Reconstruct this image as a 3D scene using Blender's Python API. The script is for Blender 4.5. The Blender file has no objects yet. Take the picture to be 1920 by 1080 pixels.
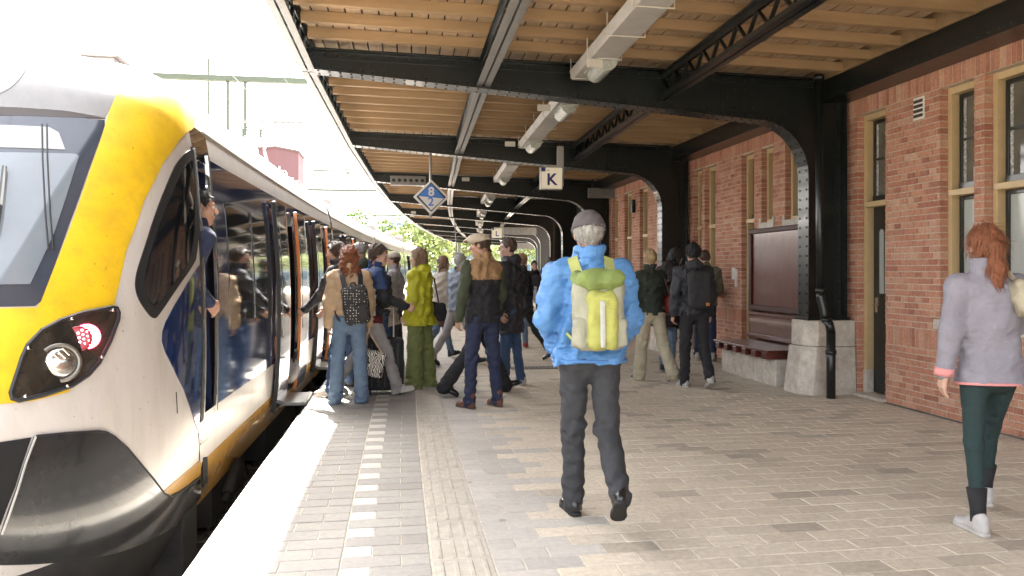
import bpy, bmesh, math, random
import numpy as np
from mathutils import Vector, Matrix
from mathutils.geometry import delaunay_2d_cdt
random.seed(7)
SC = bpy.context.scene
COL = SC.collection
R = math.radians
PI = math.pi

# ------------------------------------------------------------------ camera, sky, sun, exposure
YAW = R(8.92); CAMZ = 1.45; FPX = 1440.0; UC, VH = 960.0, 508.0
cd = bpy.data.cameras.new('camera'); cam = bpy.data.objects.new('camera', cd); COL.objects.link(cam)
cam.location = (0, 0, CAMZ); cam.rotation_euler = (R(90), 0, -YAW)
cd.lens = 27.0; cd.sensor_width = 36.0; cd.shift_y = -32/1920; cd.clip_start = .05; cd.clip_end = 2000
SC.camera = cam
SUND = Vector((-.085, .60, .78)).normalized()          # towards the sun: ahead, a little to the left, high
w = bpy.data.worlds.new('World'); SC.world = w; w.use_nodes = True
nt = w.node_tree; nt.nodes.clear()
sky = nt.nodes.new('ShaderNodeTexSky'); sky.sky_type = 'NISHITA'; sky.sun_disc = False
sky.sun_elevation = math.asin(SUND.z); sky.sun_rotation = math.atan2(SUND.x, SUND.y)
sky.altitude = 0; sky.air_density = 1.0; sky.dust_density = 6.0; sky.ozone_density = .6
hz = nt.nodes.new('ShaderNodeHueSaturation'); hz.inputs['Saturation'].default_value = .28      # hazy white sky
bg = nt.nodes.new('ShaderNodeBackground'); bg.inputs[1].default_value = .15
wo = nt.nodes.new('ShaderNodeOutputWorld')
nt.links.new(sky.outputs[0], hz.inputs['Color']); nt.links.new(hz.outputs[0], bg.inputs[0]); nt.links.new(bg.outputs[0], wo.inputs[0])
sl = bpy.data.lights.new('sun', 'SUN'); sl.energy = 4.5; sl.angle = R(.5); sl.color = (1, .95, .87)
so = bpy.data.objects.new('sun', sl); COL.objects.link(so)
so.rotation_euler = SUND.to_track_quat('Z', 'Y').to_euler(); so.location = (0, 0, 30)
SC.view_settings.view_transform = 'Standard'; SC.view_settings.look = 'None'
SC.view_settings.gamma = 1; SC.view_settings.use_curve_mapping = False
SC.view_settings.exposure = 3.4

# ------------------------------------------------------------------ geometry of the place
def xe(y): return -1.0 + max(0., y-2)**2/560          # platform edge (the track curves to the right)
CT = [(-20, 4.86), (15, 4.86), (19, 4.9), (24, 5.4), (29.2, 6.09), (34.8, 6.8), (40.2, 7.7), (46, 8.7), (52, 9.9), (58, 11.2), (90, 19)]
def xc(y): return float(np.interp(y, [a for a, b in CT], [b for a, b in CT]))
CY, SY = math.cos(YAW), math.sin(YAW)
def proj(p):
    d = p[0]*SY + p[1]*CY
    return (UC + FPX*(p[0]*CY - p[1]*SY)/d, VH - FPX*(p[2]-CAMZ)/d, d)
def at(u, v, z=0.):                                    # point of the plane at height z seen at (u, v)
    d = (CAMZ - z)*FPX/(v - VH); x = (u-UC)/FPX*d
    return Vector((d*SY + x*CY, d*CY - x*SY, z))
def atd(u, v, y):                                      # point of the plane Y = y seen at (u, v)
    k = (u-UC)/FPX; d = y/(CY - k*SY)
    return Vector((d*(SY + k*CY), y, CAMZ + (VH-v)/FPX*d))

# ------------------------------------------------------------------ materials
MATS = {}
def mat(name, col, rough=.5, metal=0., var=.12, scale=6., bump=0., bscale=60., coat=0., spec=.5, rand=None, emit=None, dirt=None, stretch=None, wrinkle=0., speck=None, gum=None):
    if name in MATS: return MATS[name]
    m = bpy.data.materials.new(name); m.use_nodes = True; MATS[name] = m
    t = m.node_tree; N = t.nodes; L = t.links; b = N['Principled BSDF']
    b.inputs['Roughness'].default_value = rough; b.inputs['Metallic'].default_value = metal
    b.inputs['Coat Weight'].default_value = coat; b.inputs['Coat Roughness'].default_value = .06
    b.inputs['Specular IOR Level'].default_value = spec
    geo = N.new('ShaderNodeNewGeometry'); pos = geo.outputs['Position']
    if stretch:
        mp = N.new('ShaderNodeMapping'); mp.inputs['Scale'].default_value = stretch; L.new(pos, mp.inputs['Vector']); pos = mp.outputs[0]
    nz = N.new('ShaderNodeTexNoise'); nz.inputs['Scale'].default_value = scale; nz.inputs['Detail'].default_value = 6; nz.inputs['Roughness'].default_value = .65
    L.new(pos, nz.inputs['Vector'])
    if rand:                                           # each piece its own tone out of a list
        oi = N.new('ShaderNodeObjectInfo'); ad = N.new('ShaderNodeMath'); ad.operation = 'ADD'
        L.new(oi.outputs['Random'], ad.inputs[0]); L.new(geo.outputs['Random Per Island'], ad.inputs[1])
        fr = N.new('ShaderNodeMath'); fr.operation = 'FRACT'; L.new(ad.outputs[0], fr.inputs[0])
        cr = N.new('ShaderNodeValToRGB'); cr.color_ramp.interpolation = 'LINEAR'
        els = cr.color_ramp.elements
        while len(els) < len(rand): els.new(.5)
        for i, c in enumerate(rand):
            els[i].position = i/(len(rand)-1); els[i].color = (*c, 1)
        L.new(fr.outputs[0], cr.inputs[0]); base = cr.outputs[0]
    else:
        rg = N.new('ShaderNodeRGB'); rg.outputs[0].default_value = (*col, 1); base = rg.outputs[0]
    mr = N.new('ShaderNodeMapRange'); mr.inputs[1].default_value = .3; mr.inputs[2].default_value = .7
    mr.inputs[3].default_value = 1-var; mr.inputs[4].default_value = 1+var; L.new(nz.outputs[0], mr.inputs[0])
    mx = N.new('ShaderNodeMix'); mx.data_type = 'RGBA'; mx.blend_type = 'MULTIPLY'; mx.inputs[0].default_value = 1
    L.new(base, mx.inputs[6]); L.new(mr.outputs[0], mx.inputs[7]); out = mx.outputs[2]
    if dirt:                                           # (colour, amount, scale): blotches of grime or dust
        n2 = N.new('ShaderNodeTexNoise'); n2.inputs['Scale'].default_value = dirt[2]; n2.inputs['Detail'].default_value = 8; n2.inputs['Roughness'].default_value = .7
        L.new(pos, n2.inputs['Vector'])
        m2 = N.new('ShaderNodeMapRange'); m2.inputs[1].default_value = .45; m2.inputs[2].default_value = .75; m2.inputs[4].default_value = dirt[1]
        L.new(n2.outputs[0], m2.inputs[0])
        x2 = N.new('ShaderNodeMix'); x2.data_type = 'RGBA'; x2.inputs[7].default_value = (*dirt[0], 1)
        L.new(m2.outputs[0], x2.inputs[0]); L.new(out, x2.inputs[6]); out = x2.outputs[2]
    if speck:                                          # (colour, amount, scale, threshold): fine specks of dirt
        n5 = N.new('ShaderNodeTexNoise'); n5.inputs['Scale'].default_value = speck[2]; n5.inputs['Detail'].default_value = 2; L.new(geo.outputs['Position'], n5.inputs['Vector'])
        m5 = N.new('ShaderNodeMapRange'); m5.inputs[1].default_value = speck[3]; m5.inputs[2].default_value = speck[3]+.05; m5.inputs[4].default_value = speck[1]; L.new(n5.outputs[0], m5.inputs[0])
        x5 = N.new('ShaderNodeMix'); x5.data_type = 'RGBA'; x5.inputs[7].default_value = (*speck[0], 1); L.new(m5.outputs[0], x5.inputs[0]); L.new(out, x5.inputs[6]); out = x5.outputs[2]
    if gum:                                            # trodden chewing gum and broad stains
        v6 = N.new('ShaderNodeTexVoronoi'); v6.inputs['Scale'].default_value = 2.1; L.new(geo.outputs['Position'], v6.inputs['Vector'])
        m6 = N.new('ShaderNodeMapRange'); m6.inputs[1].default_value = .035; m6.inputs[2].default_value = .055; m6.inputs[3].default_value = .6; m6.inputs[4].default_value = 0; L.new(v6.outputs['Distance'], m6.inputs[0])
        x6 = N.new('ShaderNodeMix'); x6.data_type = 'RGBA'; x6.inputs[7].default_value = (*gum, 1); L.new(m6.outputs[0], x6.inputs[0]); L.new(out, x6.inputs[6])
        n7 = N.new('ShaderNodeTexNoise'); n7.inputs['Scale'].default_value = .9; n7.inputs['Detail'].default_value = 7; n7.inputs['Roughness'].default_value = .7; L.new(geo.outputs['Position'], n7.inputs['Vector'])
        m7 = N.new('ShaderNodeMapRange'); m7.inputs[1].default_value = .5; m7.inputs[2].default_value = .72; m7.inputs[4].default_value = .38; L.new(n7.outputs[0], m7.inputs[0])
        x7 = N.new('ShaderNodeMix'); x7.data_type = 'RGBA'; x7.inputs[7].default_value = (*[q*1.6 for q in gum], 1); L.new(m7.outputs[0], x7.inputs[0]); L.new(x6.outputs[2], x7.inputs[6]); out = x7.outputs[2]
    L.new(out, b.inputs['Base Color'])
    r2 = N.new('ShaderNodeMapRange'); r2.inputs[3].default_value = max(.02, rough*.8); r2.inputs[4].default_value = min(1, rough*1.2)
    L.new(nz.outputs[0], r2.inputs[0]); L.new(r2.outputs[0], b.inputs['Roughness'])
    if bump:
        n3 = N.new('ShaderNodeTexNoise'); n3.inputs['Scale'].default_value = bscale; n3.inputs['Detail'].default_value = 5
        L.new(pos, n3.inputs['Vector'])
        bp = N.new('ShaderNodeBump'); bp.inputs['Strength'].default_value = bump; bp.inputs['Distance'].default_value = .01
        L.new(n3.outputs[0], bp.inputs['Height']); L.new(bp.outputs[0], b.inputs['Normal'])
    if wrinkle:                                        # creases of cloth
        n4 = N.new('ShaderNodeTexNoise'); n4.inputs['Scale'].default_value = 9; n4.inputs['Detail'].default_value = 3; n4.inputs['Distortion'].default_value = 1.6
        mp4 = N.new('ShaderNodeMapping'); mp4.inputs['Scale'].default_value = (1, 1, 1.5); L.new(geo.outputs['Position'], mp4.inputs['Vector']); L.new(mp4.outputs[0], n4.inputs['Vector'])
        s4 = N.new('ShaderNodeMath'); s4.operation = 'SUBTRACT'; s4.inputs[1].default_value = .5; L.new(n4.outputs[0], s4.inputs[0])
        a4 = N.new('ShaderNodeMath'); a4.operation = 'ABSOLUTE'; L.new(s4.outputs[0], a4.inputs[0])
        q4 = N.new('ShaderNodeMath'); q4.operation = 'POWER'; q4.inputs[1].default_value = .6; L.new(a4.outputs[0], q4.inputs[0])
        b4 = N.new('ShaderNodeBump'); b4.inputs['Strength'].default_value = wrinkle; b4.inputs['Distance'].default_value = .035; L.new(q4.outputs[0], b4.inputs['Height'])
        if bump: L.new(bp.outputs[0], b4.inputs['Normal'])
        L.new(b4.outputs[0], b.inputs['Normal'])
    if emit:
        b.inputs['Emission Color'].default_value = (*emit[0], 1); b.inputs['Emission Strength'].default_value = emit[1]
    return m

# ------------------------------------------------------------------ mesh builder and object helpers
class MB:
    def __init__(s): s.v = []; s.f = []; s.m = []
    def add(s, vs, fs, mi=0):
        o = len(s.v); s.v += [tuple(p) for p in vs]; s.f += [tuple(i+o for i in f) for f in fs]; s.m += [mi]*len(fs); return s
    def box(s, x0, x1, y0, y1, z0, z1, mi=0):
        return s.add([(x, y, z) for z in (z0, z1) for y in (y0, y1) for x in (x0, x1)],
                     [(0, 2, 3, 1), (4, 5, 7, 6), (0, 1, 5, 4), (2, 6, 7, 3), (0, 4, 6, 2), (1, 3, 7, 5)], mi)
    def bar(s, a, b, w, h, up=(0, 0, 1), mi=0):         # a beam of section w x h from a to b
        a, b = Vector(a), Vector(b); d = (b-a).normalized(); u = Vector(up)
        if abs(d.dot(u)) > .98: u = Vector((1, 0, 0))
        sx = d.cross(u).normalized(); u = sx.cross(d)
        P = [p + sx*i*w/2 + u*j*h/2 for p in (a, b) for j in (-1, 1) for i in (-1, 1)]
        return s.add(P, [(0, 2, 3, 1), (4, 5, 7, 6), (0, 1, 5, 4), (2, 6, 7, 3), (0, 4, 6, 2), (1, 3, 7, 5)], mi)
    def tube(s, pts, r, n=8, mi=0, cap=True):
        pts = [Vector(p) for p in pts]; rs = r if isinstance(r, (list, tuple)) else [r]*len(pts)
        rings = []; u = None
        for i, p in enumerate(pts):
            d = (pts[min(i+1, len(pts)-1)] - pts[max(i-1, 0)]).normalized()
            if u is None: u = d.orthogonal().normalized()
            u = (u - d*u.dot(d)); u = u.normalized() if u.length > 1e-6 else d.orthogonal().normalized()
            v = d.cross(u)
            rings.append([p + (u*math.cos(2*PI*k/n) + v*math.sin(2*PI*k/n))*rs[i] for k in range(n)])
        V = [q for rg in rings for q in rg]; F = []
        for i in range(len(rings)-1):
            for k in range(n): F.append((i*n+k, i*n+(k+1) % n, (i+1)*n+(k+1) % n, (i+1)*n+k))
        if cap: F.append(tuple(range(n-1, -1, -1))); F.append(tuple((len(rings)-1)*n+k for k in range(n)))
        return s.add(V, F, mi)
    def prism(s, poly, fa, fb, mi=0):                   # polygon (2D points) mapped by fa and fb to two faces
        n = len(poly); V = [fa(p) for p in poly] + [fb(p) for p in poly]
        return s.add(V, [tuple(range(n-1, -1, -1)), tuple(range(n, 2*n))] + [(i, (i+1) % n, n+(i+1) % n, n+i) for i in range(n)], mi)
    def ell(s, c, r, nu=12, nv=8, mi=0, z0=-1., z1=1.):
        V = []; F = []
        for j in range(nv+1):
            zz = math.sin((-.5 + j/nv)*PI); zz = min(max(zz, z0), z1); rr = math.sqrt(max(0, 1-zz*zz))
            for i in range(nu): V.append((c[0]+r[0]*rr*math.cos(2*PI*i/nu), c[1]+r[1]*rr*math.sin(2*PI*i/nu), c[2]+r[2]*zz))
        for j in range(nv):
            for i in range(nu): F.append((j*nu+i, j*nu+(i+1) % nu, (j+1)*nu+(i+1) % nu, (j+1)*nu+i))
        return s.add(V, F, mi)
    def build(s, name, m, parent=None, smooth=False, origin=None, bevel=0., kind=None, label=None):
        me = bpy.data.meshes.new(name)
        org = Vector(origin) if origin is not None else (WL.get(parent.name, Vector()) if parent else Vector())
        V = np.array(s.v, dtype=np.float64) - np.array(org)
        me.from_pydata(V.tolist(), [], s.f)
        for mm in (m if isinstance(m, (list, tuple)) else [m]): me.materials.append(mm)
        if any(s.m): me.polygons.foreach_set('material_index', s.m)
        if smooth: me.polygons.foreach_set('use_smooth', [True]*len(s.f))
        me.update()
        o = bpy.data.objects.new(name, me); COL.objects.link(o)
        if parent:
            o.parent = parent; o.location = org - WL.get(parent.name, Vector())
        else: o.location = org
        WL[o.name] = org
        if bevel:
            bv = o.modifiers.new('bevel', 'BEVEL'); bv.width = bevel; bv.segments = 2; bv.limit_method = 'ANGLE'
        if kind: o['kind'] = kind
        if label: o['label'] = label
        return o
WL = {}                                                # world place of every object's origin
def thing(name, label, cat, loc, group=None):
    o = bpy.data.objects.new(name, None); COL.objects.link(o); o.location = loc; o.empty_display_size = .2
    WL[o.name] = Vector(loc); o['label'] = label; o['category'] = cat
    if group: o['group'] = group
    return o
def tag(o, label, cat, group=None):
    o['label'] = label; o['category'] = cat
    if group: o['group'] = group
    return o
def inst(name, me, loc, parent, rz=0.):                 # another piece sharing a mesh
    o = bpy.data.objects.new(name, me); COL.objects.link(o); o.parent = parent
    o.location = Vector(loc) - WL.get(parent.name, Vector())
    if rz: o.rotation_euler = (0, 0, rz)
    return o
def mesh_of(mb, name, m, smooth=False):
    me = bpy.data.meshes.new(name); me.from_pydata(mb.v, [], mb.f)
    for mm in (m if isinstance(m, (list, tuple)) else [m]): me.materials.append(mm)
    if any(mb.m): me.polygons.foreach_set('material_index', mb.m)
    if smooth: me.polygons.foreach_set('use_smooth', [True]*len(mb.f))
    return me
def text(body, size, m, parent, mw, name='lettering', bold=0.):
    cu = bpy.data.curves.new(name, 'FONT'); cu.body = body; cu.size = size; cu.align_x = 'CENTER'; cu.align_y = 'CENTER'
    cu.extrude = .002; cu.offset = bold
    tmp = bpy.data.objects.new('tmp_text', cu); COL.objects.link(tmp)
    dg = bpy.context.evaluated_depsgraph_get(); me = bpy.data.meshes.new_from_object(tmp.evaluated_get(dg))
    bpy.data.objects.remove(tmp); me.name = name
    me.transform(mw); me.transform(Matrix.Translation(-WL[parent.name])); me.materials.clear(); me.materials.append(m)
    o = bpy.data.objects.new(name, me); COL.objects.link(o); o.parent = parent; WL[o.name] = WL[parent.name]
    return o
def slab_mb(lx, ly, h, c=.004):                         # a paver or brick: box with chamfered top edges, top at z = 0
    a, b = lx/2, ly/2
    V = [(-a, -b, -h), (a, -b, -h), (a, b, -h), (-a, b, -h), (-a, -b, -c), (a, -b, -c), (a, b, -c), (-a, b, -c),
         (-a+c, -b+c, 0), (a-c, -b+c, 0), (a-c, b-c, 0), (-a+c, b-c, 0)]
    F = [(8, 9, 10, 11)]
    for i in range(4):
        j = (i+1) % 4; F += [(i, j, j+4, i+4), (i+4, j+4, j+8, i+8)]
    m = MB(); m.add(V, F); return m
# ------------------------------------------------------------------ ground, track bed, platform
M_black = mat('black_steel', (.006, .009, .009), .34, var=.25, scale=9, coat=.2, bump=.15, bscale=30)
M_stone = mat('granite', (.58, .53, .46), .8, var=.2, scale=14, bump=.5, bscale=50, dirt=((.28, .23, .18), .6, 5))
M_ballast = mat('ballast', (.16, .13, .11), .95, var=.6, scale=30, bump=1., bscale=45)
M_earth = mat('ground', (.16, .15, .11), .95, var=.4, scale=.6)
M_conc = mat('platform_concrete', (.30, .28, .25), .9, var=.25, scale=5, bump=.3, dirt=((.08, .07, .06), .7, 3))
M_sand = mat('joint_sand', (.50, .44, .355), .95, var=.35, scale=20, bump=.4, bscale=160)
WARM = [(.50, .435, .345), (.54, .47, .375), (.56, .49, .39), (.52, .455, .36), (.57, .50, .40), (.55, .48, .38), (.53, .46, .365), (.46, .40, .32), (.35, .305, .245)]
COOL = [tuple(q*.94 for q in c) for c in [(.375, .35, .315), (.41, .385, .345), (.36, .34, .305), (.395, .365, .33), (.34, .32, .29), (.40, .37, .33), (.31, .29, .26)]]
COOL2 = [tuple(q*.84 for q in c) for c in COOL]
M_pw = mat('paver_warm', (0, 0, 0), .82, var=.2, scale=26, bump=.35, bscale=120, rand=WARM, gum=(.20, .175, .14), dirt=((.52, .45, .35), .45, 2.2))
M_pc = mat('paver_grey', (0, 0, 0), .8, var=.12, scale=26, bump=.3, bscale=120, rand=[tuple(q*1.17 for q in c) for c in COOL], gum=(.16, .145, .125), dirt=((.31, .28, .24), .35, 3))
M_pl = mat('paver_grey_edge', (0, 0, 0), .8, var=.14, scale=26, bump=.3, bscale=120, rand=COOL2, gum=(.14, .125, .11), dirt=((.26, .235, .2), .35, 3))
M_white = mat('white_block', (.50, .475, .43), .75, var=.08, scale=20, bump=.2, dirt=((.5, .46, .4), .4, 9))
M_tact = mat('tactile_concrete', (.40, .365, .31), .8, var=.14, scale=16, bump=.3, bscale=90, dirt=((.25, .22, .18), .6, 6))
M_edge = mat('edge_concrete', (.62, .59, .54), .85, var=.12, scale=12, bump=.3, dirt=((.4, .37, .33), .5, 4))
M_rail = mat('rail_steel', (.20, .13, .09), .5, metal=.7, var=.3)
M_wood = mat('sleeper_concrete', (.3, .29, .27), .9, var=.2)

MB().add([(-700, -300, -.9), (700, -300, -.9), (700, 1200, -.9), (-700, 1200, -.9)], [(0, 1, 2, 3)]).build('ground', M_earth, kind='structure')
def strip(ys, fx0, fx1, z):
    V = []; F = []
    for i, y in enumerate(ys):
        V += [(fx0(y), y, z), (fx1(y), y, z)]
        if i: F.append((2*i-2, 2*i-1, 2*i+1, 2*i))
    return V, F
ysl = [-12+1.*i for i in range(100)]
MB().add(*strip(ysl, lambda y: xe(y)-8.5, lambda y: xe(y)-.06, -.80)).build('track_bed', M_ballast, kind='structure')
g = MB(); rs = random.Random(3)                        # loose ballast under the nose of the train
for i in range(2600):
    y = rs.uniform(4.5, 12); x = xe(y)-rs.uniform(.3, 4.5); r = rs.uniform(.02, .045)
    b = len(g.v); ax = [Vector((rs.uniform(-1, 1), rs.uniform(-1, 1), rs.uniform(-.6, 1))).normalized()*r*rs.uniform(.7, 1.3) for _ in range(3)]
    c = Vector((x, y, -.79+r*.5))
    g.add([c+ax[0], c-ax[0], c+ax[1], c-ax[1], c+ax[2], c-ax[2]], [(0, 2, 4), (2, 1, 4), (1, 3, 4), (3, 0, 4), (2, 0, 5), (1, 2, 5), (3, 1, 5), (0, 3, 5)])
g.build('ballast', M_ballast, kind='stuff')
for off in (-1.0, -2.44):
    m = MB()
    for i in range(len(ysl)-1):
        a, b = ysl[i], ysl[i+1]; m.bar((xe(a)+off, a, -.71), (xe(b)+off, b, -.71), .07, .15)
    m.build('rail', M_rail, kind='structure')
m = MB()
for i in range(150):
    y = -10+.6*i; m.box(xe(y)-3.0, xe(y)-.45, y-.12, y+.12, -.84, -.785)
m.build('sleepers', M_wood, kind='structure')

PL = MB()                                              # the platform body: side wall and top under the paving
for i in range(len(ysl)-1):
    a, b = ysl[i], ysl[i+1]; n = len(PL.v)
    PL.add([(xe(a)+.03, a, -.9), (xe(a)+.03, a, -.014), (40, a, -.014), (xe(b)+.03, b, -.9), (xe(b)+.03, b, -.014), (40, b, -.014)], [(0, 1, 4, 3), (1, 2, 5, 4)])
platform = PL.build('platform', M_conc, kind='structure')
s = MB(); s.add(*strip([1+1.*i for i in range(40)], lambda y: xe(y)+.12, lambda y: 5.36 if y < 20 else xc(y)+.5, -.0045))
s.build('joint_sand', M_sand, platform)
s = MB()                                               # far and near paving beyond the single stones
s.add(*strip([40+1.*i for i in range(50)], lambda y: xe(y)+.12, lambda y: xc(y)+6, 0))
s.add(*strip([-12+1.*i for i in range(14)], lambda y: xe(y)+.02, lambda y: 5.36, 0))
s.build('paving', M_pw, platform)

PIECES = []                                            # (kind, x, y, dz)
ROW = .1475; W1 = .295; Y0 = 2.05
for j in range(150):
    y = Y0 + ROW*(j+.5); dx = xe(y)+1.0; odd = j % 2
    # between the edge slabs and the marker line
    x = -.845 + (W1/2 if odd else 0)
    if odd: PIECES.append(('half_edge', -.845+W1/4+dx, y))
    while x + W1 <= -.24: PIECES.append(('edge', x+W1/2+dx, y)); x += W1
    if -.25 - x > .1: PIECES.append(('half_edge', x+W1/4+dx, y))
    # marker line: white half blocks in every other row
    x = -.2525
    if odd: PIECES.append(('white', x+W1/4+dx, y)); PIECES.append(('edge', x+W1/2+W1/2+dx, y))
    else: PIECES.append(('edge', x+W1/2+dx, y)); PIECES.append(('half_edge', x+W1+W1/4+dx, y))
    # right of the tactile strip to the wall
    x = .4965; xmax = 5.33 if y < 20 else xc(y)+.4
    if odd: PIECES.append(('half_grey', x+W1/4+dx, y)); x += W1/2
    k = 0
    while x + W1 + dx <= xmax+.02:
        PIECES.append(('grey' if k < 1 or (k == 1 and (j*7) % 3 == 0) else 'warm', x+W1/2+dx, y)); x += W1; k += 1
    if xmax - x - dx > .13: PIECES.append(('half_warm', x+W1/4+dx, y))
GAP = .006
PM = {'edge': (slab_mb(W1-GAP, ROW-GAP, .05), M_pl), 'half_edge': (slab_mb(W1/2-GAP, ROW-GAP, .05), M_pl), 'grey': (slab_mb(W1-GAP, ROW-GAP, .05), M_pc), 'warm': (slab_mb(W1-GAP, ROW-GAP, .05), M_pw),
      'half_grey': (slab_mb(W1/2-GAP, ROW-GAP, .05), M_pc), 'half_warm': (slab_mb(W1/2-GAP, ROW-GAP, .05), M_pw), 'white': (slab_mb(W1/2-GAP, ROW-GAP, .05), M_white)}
PMESH = {k: mesh_of(v[0], 'paver', v[1]) for k, v in PM.items()}
def vis(p):
    if p[2] < 2.5: return False
    u, v, d = proj((p[1], p[2], 0)); return -20 < u < 1940 and v < 1100
near = sorted([p for p in PIECES if vis(p) and p[0] != 'white'], key=lambda p: p[2])[:290]
nset = set(near); SL = {'edge': MB(), 'half_edge': MB(), 'grey': MB(), 'warm': MB(), 'half_grey': MB(), 'half_warm': MB()}
rs = random.Random(11)
for p in PIECES:
    dz = rs.uniform(-.0018, .0018)
    if p in nset: inst('paver', PMESH[p[0]], (p[1], p[2], dz), platform, rs.uniform(-.006, .006))
    elif p[0] == 'white':
        if 2.5 < p[2] < 17: inst('marker_block', PMESH['white'], (p[1], p[2], dz+.001), platform)
    else:
        q = PM[p[0]][0]; SL[p[0]].add([(v[0]+p[1], v[1]+p[2], v[2]+dz) for v in q.v], q.f)
a = MB(); a.add(SL['grey'].v, SL['grey'].f); a.add(SL['half_grey'].v, SL['half_grey'].f); a.build('grey_pavers', M_pc, platform, kind='stuff')
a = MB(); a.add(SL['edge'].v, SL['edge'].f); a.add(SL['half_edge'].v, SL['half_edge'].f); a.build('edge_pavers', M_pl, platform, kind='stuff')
a = MB(); a.add(SL['warm'].v, SL['warm'].f); a.add(SL['half_warm'].v, SL['half_warm'].f); a.build('warm_pavers', M_pw, platform, kind='stuff')
m = slab_mb(.125, .99, .16, .012); me = mesh_of(m, 'edge_slab', M_edge)
for i in range(44):
    y = 1.5+i; inst('edge_slab', me, (xe(y)+.0675, y, .0), platform, -math.atan2(xe(y+.5)-xe(y-.5), 1))
t = slab_mb(.296, .296, .05, .003)                      # tactile tile: four round-ended ribs and two flat borders
for q in range(4):
    xx = -.108+.072*q; t.add([(p[0]+xx, p[1], p[2]+.006) for p in slab_mb(.026, .25, .006, .0045).v], slab_mb(.03, .26, .006, .004).f)
me = mesh_of(t, 'tactile_tile', M_tact)
for i in range(74):
    y = 2.2+.3*i; inst('tactile_tile', me, (.346+xe(y)+1.0, y, .001), platform, -math.atan2(xe(y+.5)-xe(y-.5), 1))
gd = MB(); p0 = at(1000, 690); gd.box(p0.x-.35, p0.x+.35, p0.y-.16, p0.y+.16, -.02, .006)
go = gd.build('drain_cover', mat('drain_iron', (.12, .11, .10), .7, metal=.3), platform)
sl_ = MB()
for i in range(12): sl_.box(p0.x-.32+.055*i, p0.x-.29+.055*i, p0.y-.13, p0.y+.13, .0062, .012)
sl_.build('drain_bar', mat('drain_bar_iron', (.22, .2, .18), .7), go)
# ------------------------------------------------------------------ station building
M_brick = mat('brick', (0, 0, 0), .85, var=.28, scale=38, bump=.7, bscale=110,
              rand=[(0.431, 0.180, 0.113), (0.497, 0.239, 0.153), (0.364, 0.140, 0.088), (0.513, 0.270, 0.180), (0.455, 0.198, 0.126), (0.315, 0.117, 0.077), (0.497, 0.243, 0.158), (0.397, 0.180, 0.126), (0.530, 0.324, 0.225), (0.472, 0.216, 0.135)], dirt=((.56, .36, .26), .35, 7))
M_mortar = mat('mortar', (.54, .45, .345), .95, var=.25, scale=30, bump=.6, bscale=120)
M_cream = mat('cream_paint', (.55, .41, .225), .45, var=.07, scale=10, bump=.05)
M_sash = mat('dark_green_paint', (.014, .018, .016), .3, var=.2, coat=.3)
M_glass = mat('dark_glass', (.02, .024, .022), .04, var=.3, scale=3, spec=.8)
M_frost_sky = mat('frosted_sky_pane', (.42, .455, .44), .18, var=.08, scale=2, spec=.6)  # sky reflection painted into the frosted panes as a pale base
M_upper = mat('upper_pane', (.13, .125, .10), .06, var=.3, scale=4, spec=.7)
M_film = mat('peeling_film', (.45, .45, .44), .5, var=.95, scale=42)
M_sill = mat('sill_stone', (.52, .48, .43), .7, var=.18, scale=14, bump=.3)
M_wallint = mat('wall_core', (.17, .10, .07), .9)
XW = 5.4
WY0, WY1 = 4.4, 20.6
# openings: y0, y1, z0, z1, kind
OPEN = [(5.86, 6.32, .97, 3.27, 'window'), (6.45, 6.90, .97, 3.27, 'window'), (7.76, 8.28, .02, 3.27, 'door'),
        (9.58, 9.95, 2.16, 3.25, 'small'), (10.30, 10.64, 2.16, 3.25, 'small'), (10.88, 11.30, .02, 3.25, 'door'),
        (12.28, 12.72, .97, 3.25, 'window'), (12.86, 13.22, .02, 3.25, 'door'),
        (15.75, 16.28, .97, 3.25, 'window'), (16.86, 17.40, .97, 3.25, 'window'), (17.95, 18.42, .97, 3.25, 'window')]
bld = thing('station_building', 'long red brick station building with tall narrow cream framed windows along the platform', 'building', (XW, 12, 0))
def solids(z):
    segs = []; y = WY0
    for o in sorted(OPEN):
        if o[2] < z < o[3]: segs.append((y, o[0])); y = o[1]
    segs.append((y, WY1)); return segs
# mortar bed behind the bricks, split at the openings' heights
mb = MB(); zs = sorted({0., 3.47} | {o[2] for o in OPEN} | {o[3] for o in OPEN})
for z0, z1 in zip(zs, zs[1:]):
    for y0, y1 in solids((z0+z1)/2):
        e0 = .006 if y0 > WY0 else 0; e1 = .006 if y1 < WY1 else 0
        mb.box(XW+.007, XW+.095, y0+e0, y1-e1, z0, z1)
mb.build('mortar', M_mortar, bld)
core = MB()
for z0, z1 in zip(zs, zs[1:]):
    for y0, y1 in solids((z0+z1)/2): core.box(XW+.0955, XW+.4, y0+.002, y1-.002, z0, z1)
core.box(XW+.007, XW+.4, -10, WY0-.01, 0, 3.47); core.box(XW+.007, XW+6, WY0, WY1, 3.471, 4.4); core.box(XW+5.5, XW+6, -10, WY1, 0, 3.47)
core.box(XW+.4, XW+5.5, WY1-.2, WY1, 0, 3.47); core.box(XW+.4, XW+5.5, -10, -9.8, 0, 3.47)
core.build('wall_core', M_wallint, bld)
BR = []                                                # (y, z, ly, lz)
rs = random.Random(5)
def course(z0, z1, header, off, first):
    zc = (z0+z1)/2; L = .1 if header else .21; J = .01
    for y0, y1 in solids(zc):
        y = y0 - off
        while y < y1 - .02:
            a, b = max(y, y0), min(y+L, y1)
            if y1 - b < .04: b = y1
            if b - a > .03: BR.append(((a+b)/2, zc, b-a, z1-z0-J))
            y = max(y+L, b)+J
            if not header and rs.random() < .12: L2 = .1; 
            else: L2 = L
n = 10; h = .645/n
for i in range(n): course(i*h, (i+1)*h, i % 2 == 1, [0, .055, .11, .055][i % 4], 0)
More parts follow.
